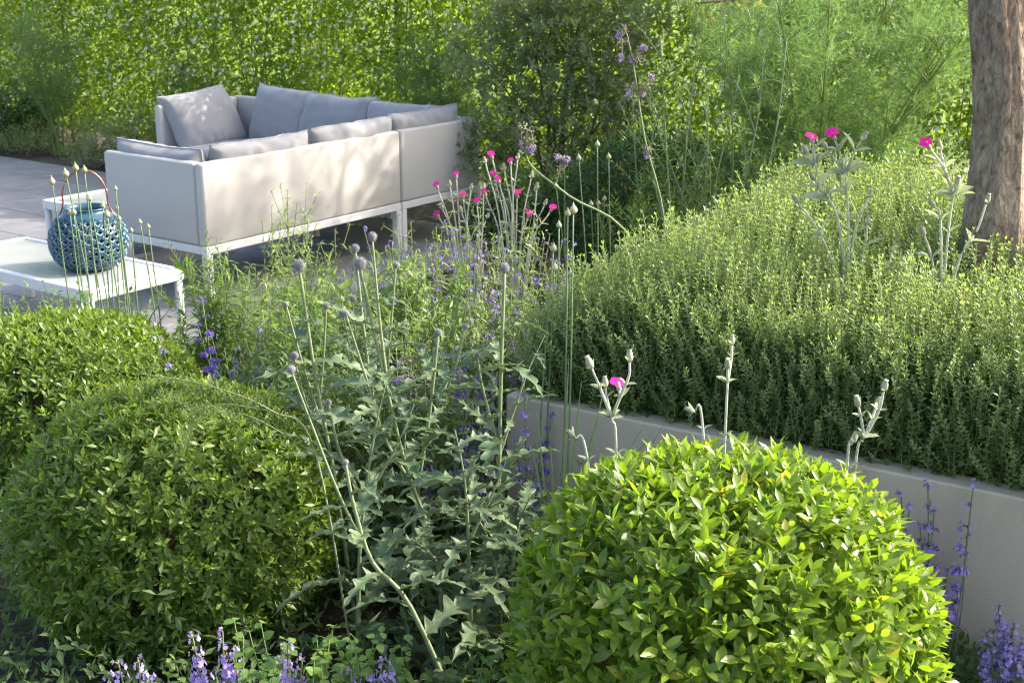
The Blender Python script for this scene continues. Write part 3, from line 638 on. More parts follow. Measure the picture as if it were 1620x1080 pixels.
# ------------------------------------------------------------------ shrubs behind
def bush(label, base, clumps, leaf, lw, mt, tpl=L_ov1, per=160, name='shrub', cat='shrub', upm=.5, pairs=4, droop=.0, rstem=.012):
    """clumps: list of (centre, radius)"""
    base = np.array(base, float); t = thing(name, label, cat, base); g = G(); gs = G()
    for c, r in clumps:
        c = np.array(c, float); k = int(per*(r/.2)**2); dd = rdir(k); p = c+dd*(r*U(.35, 1.05, k)**.6)[:, None]*[1, 1, .9]; p = p[p[:, 2] > .03]; k = len(p)
        ax = nz((p-c)*.8/r+UP*upm+rng.normal(scale=.3, size=(k, 3))); q, D, N, Sz = shoots(p, ax, leaf*1.3, pairs, leaf, (30, 60), droop)
        g.inst(tpl, q, frames(D, N), np.stack([Sz*lw, Sz, Sz], -1))
        m1 = base*[1, 1, 0]+(c-base)*[.35, .35, .6]+rng.normal(scale=.05, size=3); cc = curve([base+rng.normal(scale=[.06, .06, 0]), m1, c], 10); gs.tube(cc, np.linspace(rstem, .004, len(cc)), 5)
        for _ in range(6):
            e = c+rdir(1)[0]*r*.85; gs.tube(curve([cc[-3], (cc[-3]+e)/2+UP*.02, e], 6), .002, 3)
    g.build('foliage', mt, t, 'stuff'); gs.build('branches', M['wood'], t); return t
d0 = 8.0; cl = []
for (x, y, r, dd) in ((760, 90, .24, 8.2), (840, 50, .28, 8.2), (905, 40, .26, 8.1), (960, 90, .24, 8.0), (800, 190, .24, 8.0), (870, 140, .28, 8.1), (930, 190, .26, 8.0), (985, 150, .22, 7.9), (770, 240, .18, 7.9), (850, 260, .24, 7.9), (930, 290, .22, 7.8), (1000, 250, .2, 7.8), (820, 0, .25, 8.2), (930, -20, .25, 8.1), (1010, 40, .2, 8.0)):
    cl.append((P(x, y, d=dd), r))
bush('loose grey green shrub with bare stems behind the sofa end', (P(880, 380, d=8.0)[0], 8.0, -.02), cl, .048, .95, M['olive'], per=92, upm=.55)
cl = [(P(x, y, d=10.6), r) for x, y, r in ((170, 235, .26), (215, 215, .24), (140, 255, .2), (235, 250, .22), (195, 262, .2))]
bush('low grey green bush at the patio edge beside the sofa arm', (P(190, 290, d=10.6)[0], 10.6, -.02), cl, .04, .8, M['olive'], per=120, upm=.5)
cl = [(P(x, y, d=dd), r) for x, y, r, dd in ((790, 330, .16, 6.7), (830, 320, .18, 6.7), (770, 355, .14, 6.6), (860, 345, .16, 6.5), (815, 360, .15, 6.5), (885, 320, .15, 6.6))]
bush('low dark leafy shrub at the foot of the grey green shrub by the sofa end', (P(825, 390, d=6.6)[0], 6.6, -.02), cl, .045, .85, M['darkball'], per=130, upm=.5, rstem=.006)
cl = [(P(x, y, d=11.3), r) for x, y, r in ((60, 225, .2), (100, 230, .2), (130, 240, .16), (30, 235, .18), (80, 245, .14), (10, 238, .16), (150, 200, .15))]
bush('low yellowish grassy plants at the hedge foot beside the paving', (P(80, 255, d=11.3)[0], 11.3, -.02), cl, .06, .6, M['galium'], tpl=L_nar, per=140, upm=.9, rstem=.004)
cl = [(P(x, y, d=11.6), r) for x, y, r in ((20, 180, .3), (-20, 215, .3), (45, 215, .25), (70, 160, .2))]
bush('dark leafy bush at the far left end of the patio', (P(10, 245, d=11.6)[0], 11.6, -.02), cl, .05, .9, M['darkball'], per=120)
for (x, y, lab) in ((290, 95, 'small silvery sprig plant left of the square cushion against the hedge'), (385, 118, 'small silvery plant against the hedge above the far cushions'), (325, 120, 'silver grey low plant between hedge and square cushion')):
    cl = [(P(x+dx, y+dy, d=11.0), .13) for dx, dy in ((0, 0), (15, 18), (-12, 22), (4, 40), (8, 62))]
    bush(lab, (P(x, y+150, d=11.0)[0], 11.0, -.02), cl, .032, .6, M['grey'], tpl=L_nar, per=200, upm=.8, rstem=.006)
cl = [(P(x, y, d=dd), r) for x, y, r, dd in ((1090, 280, .22, 5.9), (1130, 320, .2, 5.8), (1060, 330, .2, 5.8), (1150, 270, .18, 6.0), (1040, 370, .18, 5.6), (1110, 350, .2, 5.6), (990, 370, .16, 5.6))]
bush('bushy green perennial under the wiry stems behind the raised bed', (P(1090, 420, d=5.8)[0], 5.8, -.02), cl, .055, .6, M['herb'], tpl=L_nar, per=70, upm=.7, rstem=.005)
cl = [(P(x, y, d=dd), r) for x, y, r, dd in ((1235, 290, .14, 5.4), (1200, 310, .13, 5.4), (1260, 320, .14, 5.4), (1420, 290, .2, 6.0), (1480, 280, .2, 6.0))]
bush('pale green leafy plant at the fennel foot', (P(1240, 400, d=5.5)[0], 5.5, -.02), cl, .05, .7, M['catmint'], tpl=L_nar, per=90, upm=.7, rstem=.005)

# ------------------------------------------------------------------ tree at the right
TB = P(1566, 455, d=3.72); tx, ty = TB[0], 3.72
tree = thing('garden_tree', 'tree with furrowed grey brown trunk forking above the raised bed', 'tree', (tx, ty, .46))
def trunk_tube(pts, rad, n=36, fl=0):
    c = curve(pts, 60); k = len(c); rad = np.interp(np.linspace(0, 1, k), np.linspace(0, 1, len(rad)), rad)
    g = G(); tan = nz(np.gradient(c, axis=0)); a = nz(np.cross(tan, [0, 1, .01])); b_ = np.cross(tan, a); th = np.arange(n)*2*math.pi/n
    V = np.zeros((k, n, 3))
    for i in range(k):
        dirs = a[i]*np.cos(th)[:, None]+b_[i]*np.sin(th)[:, None]; q = c[i]+dirs*rad[i]
        cr = .06*np.sin(th*7+2.5*wob(q*[1, 1, .5], 9, 41))+.05*np.sin(th*13+3*wob(q*[1, 1, .4], 14, 42))+.07*wob(q*[1, 1, .35], 12, 43)
        V[i] = c[i]+dirs*(rad[i]*(1+cr*.8))[:, None]
    T = []
    for i in range(k-1):
        for j in range(n):
            q = (j+1) % n; T += [[i*n+j, i*n+q, i*n+n+q], [i*n+j, i*n+n+q, i*n+n+j]]
    return g.add(V.reshape(-1, 3), T)
tr = lambda x, y, d=3.72: P(x, y, d=d)
b0 = np.array([tx, ty, .44]); fork = tr(1588, 60)
g = trunk_tube([b0, tr(1568, 400), tr(1580, 250), tr(1583, 130), tr(1576, 10), tr(1566, -120), tr(1560, -260), tr(1575, -520), tr(1590, -780)], [.125, .084, .073, .076, .074, .068, .062, .056, .045]); g.build('trunk', M['bark'], tree)
g = trunk_tube([tr(1590, 110), tr(1622, 40), tr(1680, -40), tr(1740, -180), tr(1800, -450), tr(1820, -760)], [.05, .045, .042, .037, .033, .03], 20); g.build('branch', M['bark'], tree)
ct = tr(1590, -780); cr_ = tr(1820, -760); g = G(); gl = G(); ends = []
for k in range(22):
    o = ct if k % 2 else cr_; az = U(0, 6.28); e = o+np.array([math.cos(az)*U(.4, 1.3), math.sin(az)*U(.4, 1.2), U(.1, 1.3)]); c = curve([o, (o+e)/2+UP*U(0, .2), e], 10); g.tube(c, np.linspace(.028, .006, len(c)), 6); ends.append(e)
    for _ in range(4):
        e2 = e+rdir(1)[0]*U(.2, .45); g.tube(curve([c[-3], (e+e2)/2, e2], 6), .004, 4); ends.append(e2)
# low hanging twig that reaches into the view
tw = curve([ct, tr(1400, -160, 3.5), tr(1260, -60, 3.4), tr(1190, -8, 3.35), tr(1100, 6, 3.35)], 22); g.tube(tw, np.linspace(.012, .0018, len(tw)), 5)
g.build('limbs', M['bark'], tree)
pp = np.vstack([e+rng.normal(scale=.13, size=(26, 3)) for e in ends]+[tw[-9:]+rng.normal(scale=.012, size=(9, 3)), tr(1150, -4, 3.35)[None], tr(1080, 4, 3.35)[None]])
pp = pp[(pp[:, 2] > 2.75) | (np.arange(len(pp)) > len(pp)-12)]
q, D, N, Sz = shoots(pp, nz(rng.normal(size=(len(pp), 3))+UP*.1), .09, 4, .05, (35, 60)); gl.inst(L_lan1, q, frames(D, N), np.stack([Sz*1.1, Sz, Sz], -1)); gl.build('crown', M['olive'], tree, 'stuff')

# neighbouring tree beyond the hedge, its shade falls on the sofa
st = S(1.0, 0)+np.array([math.sin(SUN_AZ), math.cos(SUN_AZ)])*4.3; sh = .5+4.3*math.tan(SUN_EL)
t = thing('shade_tree', 'slender tree beyond the hedge casting dappled shade on the sofa', 'tree', (st[0], st[1], -.03)); g = G(); gl = G(); o = np.array([st[0], st[1], 2.1])
g = trunk_tube([[st[0], st[1], -.03], [st[0]+.03, st[1], 1.2], o], [.09, .075, .065], 20); g.build('trunk', M['bark'], t); g = G(); ends = []
for k in range(30):
    e = np.array([st[0], st[1], sh])+rdir(1)[0]*[1.2, 1.2, .66]*U(.35, 1)**.5; c = curve([o, (o+e)/2+rng.normal(scale=.08, size=3), e], 10); g.tube(c, np.linspace(.024, .005, len(c)), 5); ends += [e, c[-3]]
g.build('limbs', M['bark'], t)
pp = np.vstack([e+rng.normal(scale=.14, size=(30, 3)) for e in ends]); pp = pp[pp[:, 2] > 2.1]
q, D, N, Sz = shoots(pp, nz(rng.normal(size=(len(pp), 3))+UP*.1), .09, 4, .055, (35, 60)); gl.inst(L_lan1, q, frames(D, N), np.stack([Sz*1.2, Sz, Sz], -1)); gl.build('crown', M['olive'], t, 'stuff')
# ------------------------------------------------------------------ rose campion
def petal_fl():
    g = G()
    for k in range(5): g.inst(leaf_tpl(.95, 3, .05, .10, .68), np.zeros((1, 3)), frames(np.array([[math.cos(k*1.2566), math.sin(k*1.2566), .12]]), UP[None]), 1.0)
    return np.vstack(g.v), np.vstack(g.t)
PET = petal_fl()
def lath_tpl(prof, n):
    g = G().lathe(prof, n); return np.vstack(g.v), np.vstack(g.t)
CAL = lath_tpl([(0, 0), (.22, .08), (.33, .35), (.30, .7), (.20, .92), (.26, 1.02), (0, .98)], 8)
def campion(label, root, branches, d, leaf=.045, group=None, z0=None):
    """branches: list of (pixel polyline, end) end in 'F','B',None"""
    root = np.array(root, float); t = thing('rose_campion', label, 'flower', root, group); gs = G()
    for bi, (pl, end, *dd) in enumerate(branches):
        d_ = dd[0] if dd else d
        pts = [(root if q is None else P(q[0], q[1], d=d_+.015*math.sin(3*bi+i))) for i, q in enumerate(pl)]
        c = curve(pts, 14); gs.tube(c, np.linspace(.0040, .0027, len(c)), 6)
        tip = c[-1]; ax = nz(c[-1]-c[-2])
        if end:
            s_ = .024 if end == 'F' else U(.024, .031); Rm = frames(np.cross(ax, [[.3, .5, .1]]), ax[None]); g = G().inst(CAL, tip[None]-ax*.002, Rm, np.array([[s_*.85, s_*.85, s_]])); bud = g.build('bud', M['bud'], t)
            if end == 'B':
                g = G()
                for s2 in (1, -1): # pair of tiny bracts
                    g.inst(L_lan3, tip[None]-ax*.004, frames(nz(ax*.8+s2*Rm[0][:, 0]*.7)[None], nz(ax-s2*Rm[0][:, 0])[None]), .028)
                g.build('bract', M['grey'], bud)
            if end == 'F':
                fx = nz(ax*.4+UP*.45+np.array([U(-.3, .3), -.55, .0])); g = G().inst(PET, (tip+ax*.023)[None], frames(np.cross(fx, [[.3, .2, .5]]), fx[None]), U(.013, .017) if group else U(.018, .022)); g.build('flower', M['magenta'], t)
        # leaf pairs at the nodes
        for i in ([0, len(c)//4, len(c)//2, 3*len(c)//4] if (len(pl) > 2 and group) else [0, len(c)//2] if len(pl) > 2 else [0]):
            if pl[0] is None and i == 0: continue
            tg = nz(np.gradient(c, axis=0)[i]); side = nz(np.cross(tg, [0.2, 1, .2]))
            for s2 in (1, -1):
                s_ = leaf*U(.65, 1.15)*(1-.3*i/len(c)); dv = nz(tg*U(.5, 1.0)+s2*side*.8+np.array([0, U(-.5, .3), 0])); nv = nz(tg-.6*s2*side)
                g = G().inst(L_round, c[i][None], frames(dv[None], nv[None]), np.array([[s_*.8, s_, s_]])); g.build('leaf', M['grey'], t)
    gs.build('stem', M['silver_stem'], t)
    return t
r1 = np.array([P(1345, 430, d=3.62)[0], 3.62, .74])
campion('tall silvery rose campion with two magenta flowers in the raised bed', r1, [
    ([None, (1342, 350), (1338, 275)], None), ([(1338, 275), (1328, 240), (1321, 222)], 'F'), ([(1338, 275), (1318, 250), (1308, 236)], 'B'), ([(1338, 275), (1352, 240), (1363, 222)], 'B'),
    ([None, (1325, 345), (1300, 300), (1290, 262)], None), ([(1290, 262), (1278, 243)], 'B'), ([(1290, 262), (1288, 240), (1286, 228)], 'F'), ([(1305, 312), (1296, 296), (1288, 284)], 'B'),
    ([None, (1300, 375), (1262, 320)], 'B'), ([None, (1352, 370), (1374, 312)], 'B'), ([None, (1368, 390), (1372, 355)], 'B'), ([(1339, 305), (1330, 285)], 'B'), ([None, (1400, 425), (1412, 398)], 'B')], 3.62, .066)
r2 = np.array([P(1492, 470, d=3.5)[0], 3.5, .72])
campion('silvery rose campion with one magenta flower beside the tree trunk', r2, [
    ([None, (1500, 370), (1508, 310)], None), ([(1508, 310), (1494, 268), (1472, 236)], 'F'), ([(1500, 285), (1492, 258), (1488, 238)], 'B'), ([(1508, 310), (1513, 292)], 'B'), ([(1508, 310), (1525, 275)], 'B'),
    ([None, (1488, 350), (1478, 326)], 'B'), ([None, (1520, 405), (1545, 365), (1560, 322)], 'B'), ([None, (1474, 410), (1462, 372)], 'B'), ([None, (1440, 440), (1432, 420)], 'B')], 3.5, .062)
r3 = np.array([P(985, 720, d=2.86)[0], 2.86, -.02])
campion('rose campion with a single pink flower in front of the retaining wall', r3, [
    ([None, (975, 720), (968, 662)], None), ([(968, 662), (950, 615), (936, 582)], 'B'), ([(968, 662), (960, 630), (958, 612)], 'B'), ([(968, 662), (982, 625), (995, 595), (996, 572)], 'B'), ([(982, 628), (980, 618)], 'F'), ([None, (930, 730), (908, 690)], 'B')], 2.86, .034)
r4 = np.array([P(1148, 700, d=2.93)[0], 2.93, -.02])
campion('unopened rose campion stem standing over the bright globe shrub', r4, [([None, (1147, 690), (1151, 605)], None), ([(1151, 605), (1151, 582)], 'B'), ([(1151, 605), (1157, 565), (1158, 545)], 'B'), ([None, (1112, 680), (1097, 650)], 'B')], 2.93, .03)
r5 = np.array([P(1350, 760, d=2.80)[0], 2.80, -.02])
campion('rose campion with clustered buds rising behind the right of the bright globe', r5, [([None, (1352, 745), (1367, 692)], None), ([(1367, 692), (1362, 660), (1358, 642)], 'B'), ([(1367, 692), (1378, 665), (1386, 644)], 'B'), ([(1367, 692), (1390, 650), (1398, 618)], 'B'), ([None, (1340, 740), (1348, 700)], 'B')], 2.80, .034)
# campion clumps near the sofa
for ci, (bx_, by_, dd_, lab) in enumerate(((745, 470, 5.45, 'clump of silvery rose campion with magenta flowers by the sofa end'), (815, 480, 5.25, 'clump of silvery rose campion with magenta flowers beside the sage stem'))):
    rt = np.array([P(bx_, by_, d=dd_)[0], dd_, -.02]); br = []
    tips = [[(722, 283, 'F'), (693, 300, 'F'), (745, 300, 'B'), (712, 295, 'B'), (733, 315, 'F'), (755, 325, 'F'), (700, 330, 'B'), (730, 335, 'B'), (765, 300, 'B'), (695, 345, 'F'), (770, 345, 'B')],
            [(779, 252, 'F'), (768, 258, 'B'), (808, 262, 'F'), (819, 252, 'B'), (783, 283, 'F'), (790, 291, 'F'), (798, 270, 'B'), (840, 282, 'B'), (818, 313, 'F'), (769, 311, 'F'), (849, 300, 'B'), (861, 325, 'B'), (870, 335, 'F'), (835, 345, 'F')]][ci]
    for (x, y, e) in tips:
        mx_ = bx_+(x-bx_)*.55+U(-8, 8); br.append(([None, (mx_, (y+by_)/2-10), (x, y)], e))
    campion(lab, rt, br, dd_, .038, 'campion clumps')

# ------------------------------------------------------------------ alliums
AB = lath_tpl([(0, -.02), (.10, 0), (.34, .22), (.40, .42), (.30, .66), (.13, .84), (.05, 1.05), (0, 1.2)], 9)
def allium(label, tip, base, group, sz=.024, bend=0.02):
    t = thing('allium', label, 'allium', base, group); tip = np.array(tip); base = np.array(base)
    c = curve([base, (base+tip)/2+np.array([bend, U(-.01, .01), 0]), tip], 14); G().tube(c, np.linspace(.0034, .0021, len(c)), 6).build('stem', M['allium_stem'], t)
    ax = nz(c[-1]-c[-2]); G().inst(AB, c[-1][None]-ax*.002, frames(np.cross(ax, [[.4, .3, .1]]), ax[None]), sz).build('bud', M['allium_bud'], t)
for i, (x, y, xb, s_) in enumerate(((83, 292, 122, .03), (105, 280, 150, .032), (120, 270, 142, .028), (134, 273, 160, .026), (142, 318, 172, .028), (163, 329, 178, .022), (117, 340, 147, .026), (111, 340, 140, .024), (170, 344, 188, .028), (183, 301, 192, .018), (185, 331, 196, .018), (189, 349, 203, .02), (142, 375, 158, .018), (175, 400, 182, .016), (186, 421, 190, .016), (208, 367, 222, .018), (222, 354, 240, .02), (235, 361, 248, .018))):
    d = 4.75+.12*math.sin(i*2.1); b_ = P(xb, 505, d=d); allium('thin allium stem with closed pale bud in front of the blue lantern', P(x, y, d=d), (b_[0]+.01, d, -.02), 'alliums before the lantern', s_, U(-.015, .015))
for i, (x, y, xb, s_) in enumerate(((907, 338, 905, .027), (898, 342, 898, .022), (875, 398, 868, .024), (877, 428, 870, .024), (902, 436, 893, .020), (884, 360, 915, .02))):
    d = 3.35+.05*i; b_ = P(xb, 740, d=d); allium('tall allium stem with closed bud beside the retaining wall corner', P(x, y, d=d), (b_[0]-.03, d-.1, -.02), 'alliums at the wall corner', s_, U(-.02, .01))
for i, (x, y, xb) in enumerate(((945, 232, 960), (916, 254, 938), (963, 252, 985), (893, 256, 915), (880, 298, 905), (935, 326, 950), (947, 325, 955), (956, 318, 962))):
    d = 5.2+.07*i; b_ = P(xb, 420, d=d); allium('slender allium with closed bud in front of the dark ball shrub', P(x, y, d=d), (b_[0], d, -.02), 'alliums before the dark ball shrub', .026, U(-.03, .03))

# ------------------------------------------------------------------ globe thistle
def lobed(seed, L=1.0, rows=15, w=.42, droop=.5, wave=.05):
    """deeply lobed leaf along +Y, upper + pale lower sheet"""
    r_ = np.random.default_rng(seed); ys = np.linspace(0, 1, rows*2+1); V = []; 
    ph = [r_.uniform(0, .3), r_.uniform(0, .3)]
    for i, y in enumerate(ys):
        env = (math.sin(math.pi*y**.75)**.8)*w/2*(1.0-.25*y)+.012
        z = -droop*y**2.2*.55; yy = y*(1-droop*.18*y)
        row = []
        for si, sg in enumerate((-1, 1)):
            ph_ = (y*6.2+ph[si]) % 1; tooth = .20+.80*(ph_**1.2 if ph_ < .72 else (1-ph_)/.28)
            wd = env*tooth*(1+r_.uniform(-.1, .1)) if y < .96 else env*.2
            row.append((sg, wd))
        (s0, w0), (s1, w1) = row; zz = lambda wd, sg: z+.25*wd+wave*math.sin(y*19+sg*1.3+seed)*wd/w*2
        V += [[-w0, yy+w0*.35, zz(w0, -1)], [-w0*.5, yy+w0*.12, z+.10*w0], [0, yy, z], [w1*.5, yy+w1*.12, z+.10*w1], [w1, yy+w1*.35, zz(w1, 1)]]
    V = np.array(V)*L; T = []; k = len(ys)
    for i in range(k-1):
        for j in range(4): a = i*5+j; T += [[a, a+1, a+6], [a, a+6, a+5]]
    T = np.array(T); V2 = V-[0, 0, .006*L]
    return np.vstack([V, V2]), np.vstack([T, T[:, ::-1]+len(V)]), np.concatenate([np.zeros(len(T), int), np.ones(len(T), int)])
LOB = []
for k in range(8):
    V, T, mi = lobed(k, droop=[.3, .55, .8, .45, 1.0, .65, .2, .9][k], w=[.38, .44, .40, .32, .42, .36, .40, .44][k], wave=.09); LOB.append(mesh_from('leaf', V, T, [M['echi_top'], M['echi_under']], mi))
def spike_head():
    n = 190; i = np.arange(n)+.5; ph = np.arccos(1-2*i/n); th = math.pi*(1+5**.5)*i; d = np.stack([np.cos(th)*np.sin(ph), np.sin(th)*np.sin(ph), np.cos(ph)], -1)
    g = G(); tp = (np.array([[-.085, 0, 0], [.085, 0, 0], [0, 0, .085], [0, 1.1, 0]]), np.array([[0, 1, 3], [1, 2, 3], [2, 0, 3]]))
    g.inst(tp, d*.5, frames(d, rdir(n)), .5); s = lath_tpl([(0, -.6), (.32, -.5), (.55, -.22), (.6, 0), (.55, .22), (.32, .5), (0, .6)], 10); g.add(*s, 1); return np.vstack(g.v), np.vstack(g.t), [M['echi_head'], M['echi_core']], np.concatenate(g.m)
HEAD = mesh_from('flower_head', *spike_head())
def set_mx(o, t, pos, Rm, sc): o.matrix_local = Matrix.Translation(Vector(np.asarray(pos)-ORG[t.name])) @ Matrix(np.asarray(Rm).tolist()).to_4x4() @ Matrix.Diagonal(Vector((*np.broadcast_to(sc, 3), 1)))
def thistle(label, base, stems, leaves, seed):
    t = thing('globe_thistle', label, 'thistle', base); r_ = np.random.default_rng(seed); gs = G(); base = np.array(base, float); li = 0
    for (pl, d, hr) in stems:
        pts = [(base if q is None else P(q[0], q[1], d=d)) for q in pl]; c = curve(pts, 18); main = pl[0] is None; gs.tube(c, np.linspace(.0062 if main else .004, (.0036 if main else .0026) if hr else .0009, len(c)), 7)
        if hr:
            ax = nz(c[-1]-c[-2]); o = link('flower_head', HEAD, t); set_mx(o, t, c[-1]+ax*hr*.7, frames(np.cross(ax, [.3, .4, .1])[None], ax[None])[0], hr*1.12)
        tg = np.gradient(c, axis=0); m = (int(leaves*1.85) if main else 5)
        for k in range(m):
            f = (k+.6)/m*(.86 if hr else .99) if main else min(.85, .08+.18*k); i = int(f*(len(c)-1)); az = li*2.4+r_.uniform(-.5, .5); li += 1
            el = r_.uniform(.15, .75); L = (r_.uniform(.17, .26)*(1-.42*f)) if main else r_.uniform(.07, .12)
            d_ = np.array([math.cos(az)*math.cos(el), math.sin(az)*math.cos(el), math.sin(el)]); n_ = np.array([-math.cos(az)*math.sin(el), -math.sin(az)*math.sin(el), math.cos(el)])+r_.normal(scale=.25, size=3)
            o = link('leaf', LOB[int(r_.integers(8))], t); set_mx(o, t, c[i], frames(d_[None], n_[None])[0], (L*1.05, L, L))
    gs.build('stem', M['echi_stem'], t); return t
def gb_(x, d): return (P(x, 900, d=d)[0], d, -.02)
thistle('tall globe thistle with three spiny round heads beside the dark globe shrub', gb_(700, 2.95), [([None, (690, 880), (640, 730), (600, 560), (570, 425)], 3.05, .0175), ([(648, 760), (608, 690), (580, 600), (548, 500)], 3.02, .009), ([(612, 600), (600, 500), (589, 380)], 3.05, .012)], 10, 1)
thistle('leaning globe thistle with small round heads over the catmint', gb_(745, 2.65), [([None, (650, 960), (590, 890), (560, 800), (547, 735)], 2.70, .008), ([(585, 880), (540, 790), (500, 690), (462, 590)], 2.8, .011)], 8, 2)
thistle('globe thistle with a round grey head left of the tall thistle', gb_(560, 3.2), [([None, (530, 760), (500, 600), (474, 428)], 3.2, .0168), ([(515, 690), (480, 580), (453, 485)], 3.22, .0075), ([(520, 720), (485, 640), (466, 568)], 3.2, .0125), ([(505, 640), (512, 560), (516, 488)], 3.25, .010)], 9, 3)
thistle('globe thistle with a cluster of small heads in front of the sofa base', gb_(620, 3.45), [([None, (600, 700), (580, 560), (562, 398)], 3.45, .0125), ([(600, 660), (560, 570), (543, 500)], 3.4, .011), ([(590, 600), (565, 540), (557, 476)], 3.45, .010), ([(602, 700), (615, 560), (626, 423)], 3.5, .010)], 9, 4)
thistle('globe thistle on a straight bare stem at the wall corner', gb_(782, 3.05), [([None, (788, 840), (792, 620), (798, 430)], 3.05, .0125), ([(788, 700), (765, 620), (755, 565)], 3.05, .0075), ([(790, 720), (830, 600), (862, 530)], 3.1, None)], 12, 5)
thistle('globe thistle with an opening violet head among the catmint', gb_(660, 3.25), [([None, (655, 830), (680, 650), (693, 530)], 3.2, .010), ([(660, 800), (640, 700), (660, 620)], 3.2, None)], 9, 6)
thistle('low leafy globe thistle with no flowers behind the bright globe', gb_(800, 2.95), [([None, (815, 860), (840, 780)], 2.95, None), ([None, (780, 880), (745, 800)], 2.9, None), ([None, (700, 900), (650, 850)], 2.85, None)], 8, 7)

thistle('bushy young globe thistle with side shoots beside the deep violet catmint', gb_(725, 3.4), [([None, (722, 760), (715, 620), (735, 520)], 3.4, .009), ([(720, 700), (690, 600), (672, 545)], 3.4, None), ([(718, 680), (750, 600), (775, 545)], 3.4, None)], 10, 8)
thistle('grey green globe thistle shoots right of the dark globe shrub', gb_(560, 2.95), [([None, (570, 860), (590, 700), (612, 600)], 2.95, None), ([(580, 800), (540, 720), (520, 640)], 2.95, .008), ([(585, 780), (630, 700), (655, 640)], 2.95, None)], 10, 9)
thistle('leafy globe thistle shoots at the foot of the straight stemmed thistle', gb_(745, 2.85), [([None, (742, 880), (735, 760), (720, 680)], 2.85, None), ([(740, 860), (775, 790), (800, 730)], 2.85, None)], 10, 10)
# ------------------------------------------------------------------ catmint, herbs, mint
def small_flower():
    g = G()
    for k, (a, s_, e) in enumerate(((-.5, .7, .2), (.5, .7, .2), (2.6, 1.0, -.3), (3.14, 1.15, -.35), (3.7, 1.0, -.3))):
        g.inst(leaf2(.75, .1, .6), np.zeros((1, 3)), frames(np.array([[math.sin(a), .35, math.cos(a)]]), np.array([[0, 1, .2]])), s_)
    return np.vstack(g.v), np.vstack(g.t)
SFL = small_flower()
def spike_geo(base, top, gs, gl, gf, gc, fl=.35, leafs=.03, fs=.006, seed=0, whorls=8, lt=L_ov3, per=11):
    c = curve([base, (base+top)/2+rng.normal(scale=.012, size=3), top], 12); gs.tube(c, np.linspace(.0022, .0012, len(c)), 4); i0 = int((1-fl)*(len(c)-1)); gf.tube(c[max(0, i0-1):], .0016, 4, 1)
    H = np.linalg.norm(top-base); ax = nz(top-base); k = max(2, int(H*(1-fl)/.028)); f = np.linspace(.15, 1-fl*.9, k)
    p = base+(top-base)*f[:, None]; q, D, N, Sz = shoots(p, np.tile(ax, (k, 1)), 0, 1, leafs*(1.15-.5*f), (60, 75), .12, .3); gl.inst(lt, q, frames(D, N), np.stack([Sz*1.15, Sz, Sz], -1))
    ff = np.linspace(1-fl, 1, whorls)**1.0; pw = base+(top-base)*ff[:, None]
    for w_ in range(whorls):
        m = per+2 if w_ < whorls-2 else 4; th = U(0, 6.28, m); rad = np.stack([np.cos(th), np.sin(th), U(-.1, .5, m)], -1); pos = pw[w_]+nz(rad)*U(.004, .013, m)[:, None]+rng.normal(scale=.003, size=(m, 3))
        gf.inst(SFL, pos, frames(nz(rad), np.tile(UP, (m, 1))), 1.3*fs*U(.8, 1.3, m)*(1-.35*w_/whorls))
        gf.inst(L_2, pw[w_]+nz(rad)*.0005, frames(nz(rad+UP*.6), np.tile(UP, (m, 1))), U(.008, .012, m), 2)
def catmint(label, base, tips, group, fl=.35, leafs=.03, fs=.006, fm='violet', lm='catmint', low=30, whorls=8, lt=L_ov3):
    base = np.array(base, float); t = thing('catmint', label, 'catmint', base, group); gl, gs = G(), G()
    for tp in tips:
        tp = np.array(tp, float); b_ = base+np.array([U(-.05, .05), U(-.05, .05), 0]); b_[:2] += (tp-base)[:2]*.35
        gf, gc = G(), G(); spike_geo(b_, tp, gs, gl, gf, gc, fl, leafs, fs, whorls=whorls, lt=lt)
        gf.build('flower_spike', [M[fm], M['herb_stem'], M['calyx']], t)
    if low:
        p = base+np.column_stack([rng.normal(scale=.07, size=(low, 2)), U(.03, .16, low)]); q, D, N, Sz = shoots(p, nz(UP+rng.normal(scale=.5, size=(low, 3))), .05, 3, leafs*1.0); gl.inst(lt, q, frames(D, N), np.stack([Sz*1.1, Sz, Sz], -1))
    gl.build('foliage', M[lm], t, 'stuff'); gs.build('stems', M['herb_stem'], t); return t
for k, (x, y, d, tips) in enumerate(((215, 1120, 2.32, ((188, 1050), (220, 1048), (170, 1068), (240, 1070))), (330, 1100, 2.38, ((305, 1008), (352, 998), (318, 1040), (372, 1030))), (460, 1110, 2.42, ((455, 1020), (478, 1045), (440, 1050))), (590, 1120, 2.4, ((556, 1062), (605, 1045), (622, 1060), (585, 1070))))):
    catmint('catmint with pale violet flower spikes at the foot of the dark globe shrub', (P(x, y, d=d)[0], d+.04, -.02), [P(a, b_, d=d+U(-.03, .03)) for a, b_ in tips], 'catmint below the dark globe', .5, .032, .0085)
def wp(x, y, off=.06):
    """point a little in front of the retaining wall"""
    r = ray(x, y); n = np.array([*W1, 0]); k0 = np.array([*Wp(0, -off), 0]); o = np.array([0, 0, CAMH]); return o+r*((k0-o)@n)/(r@n)
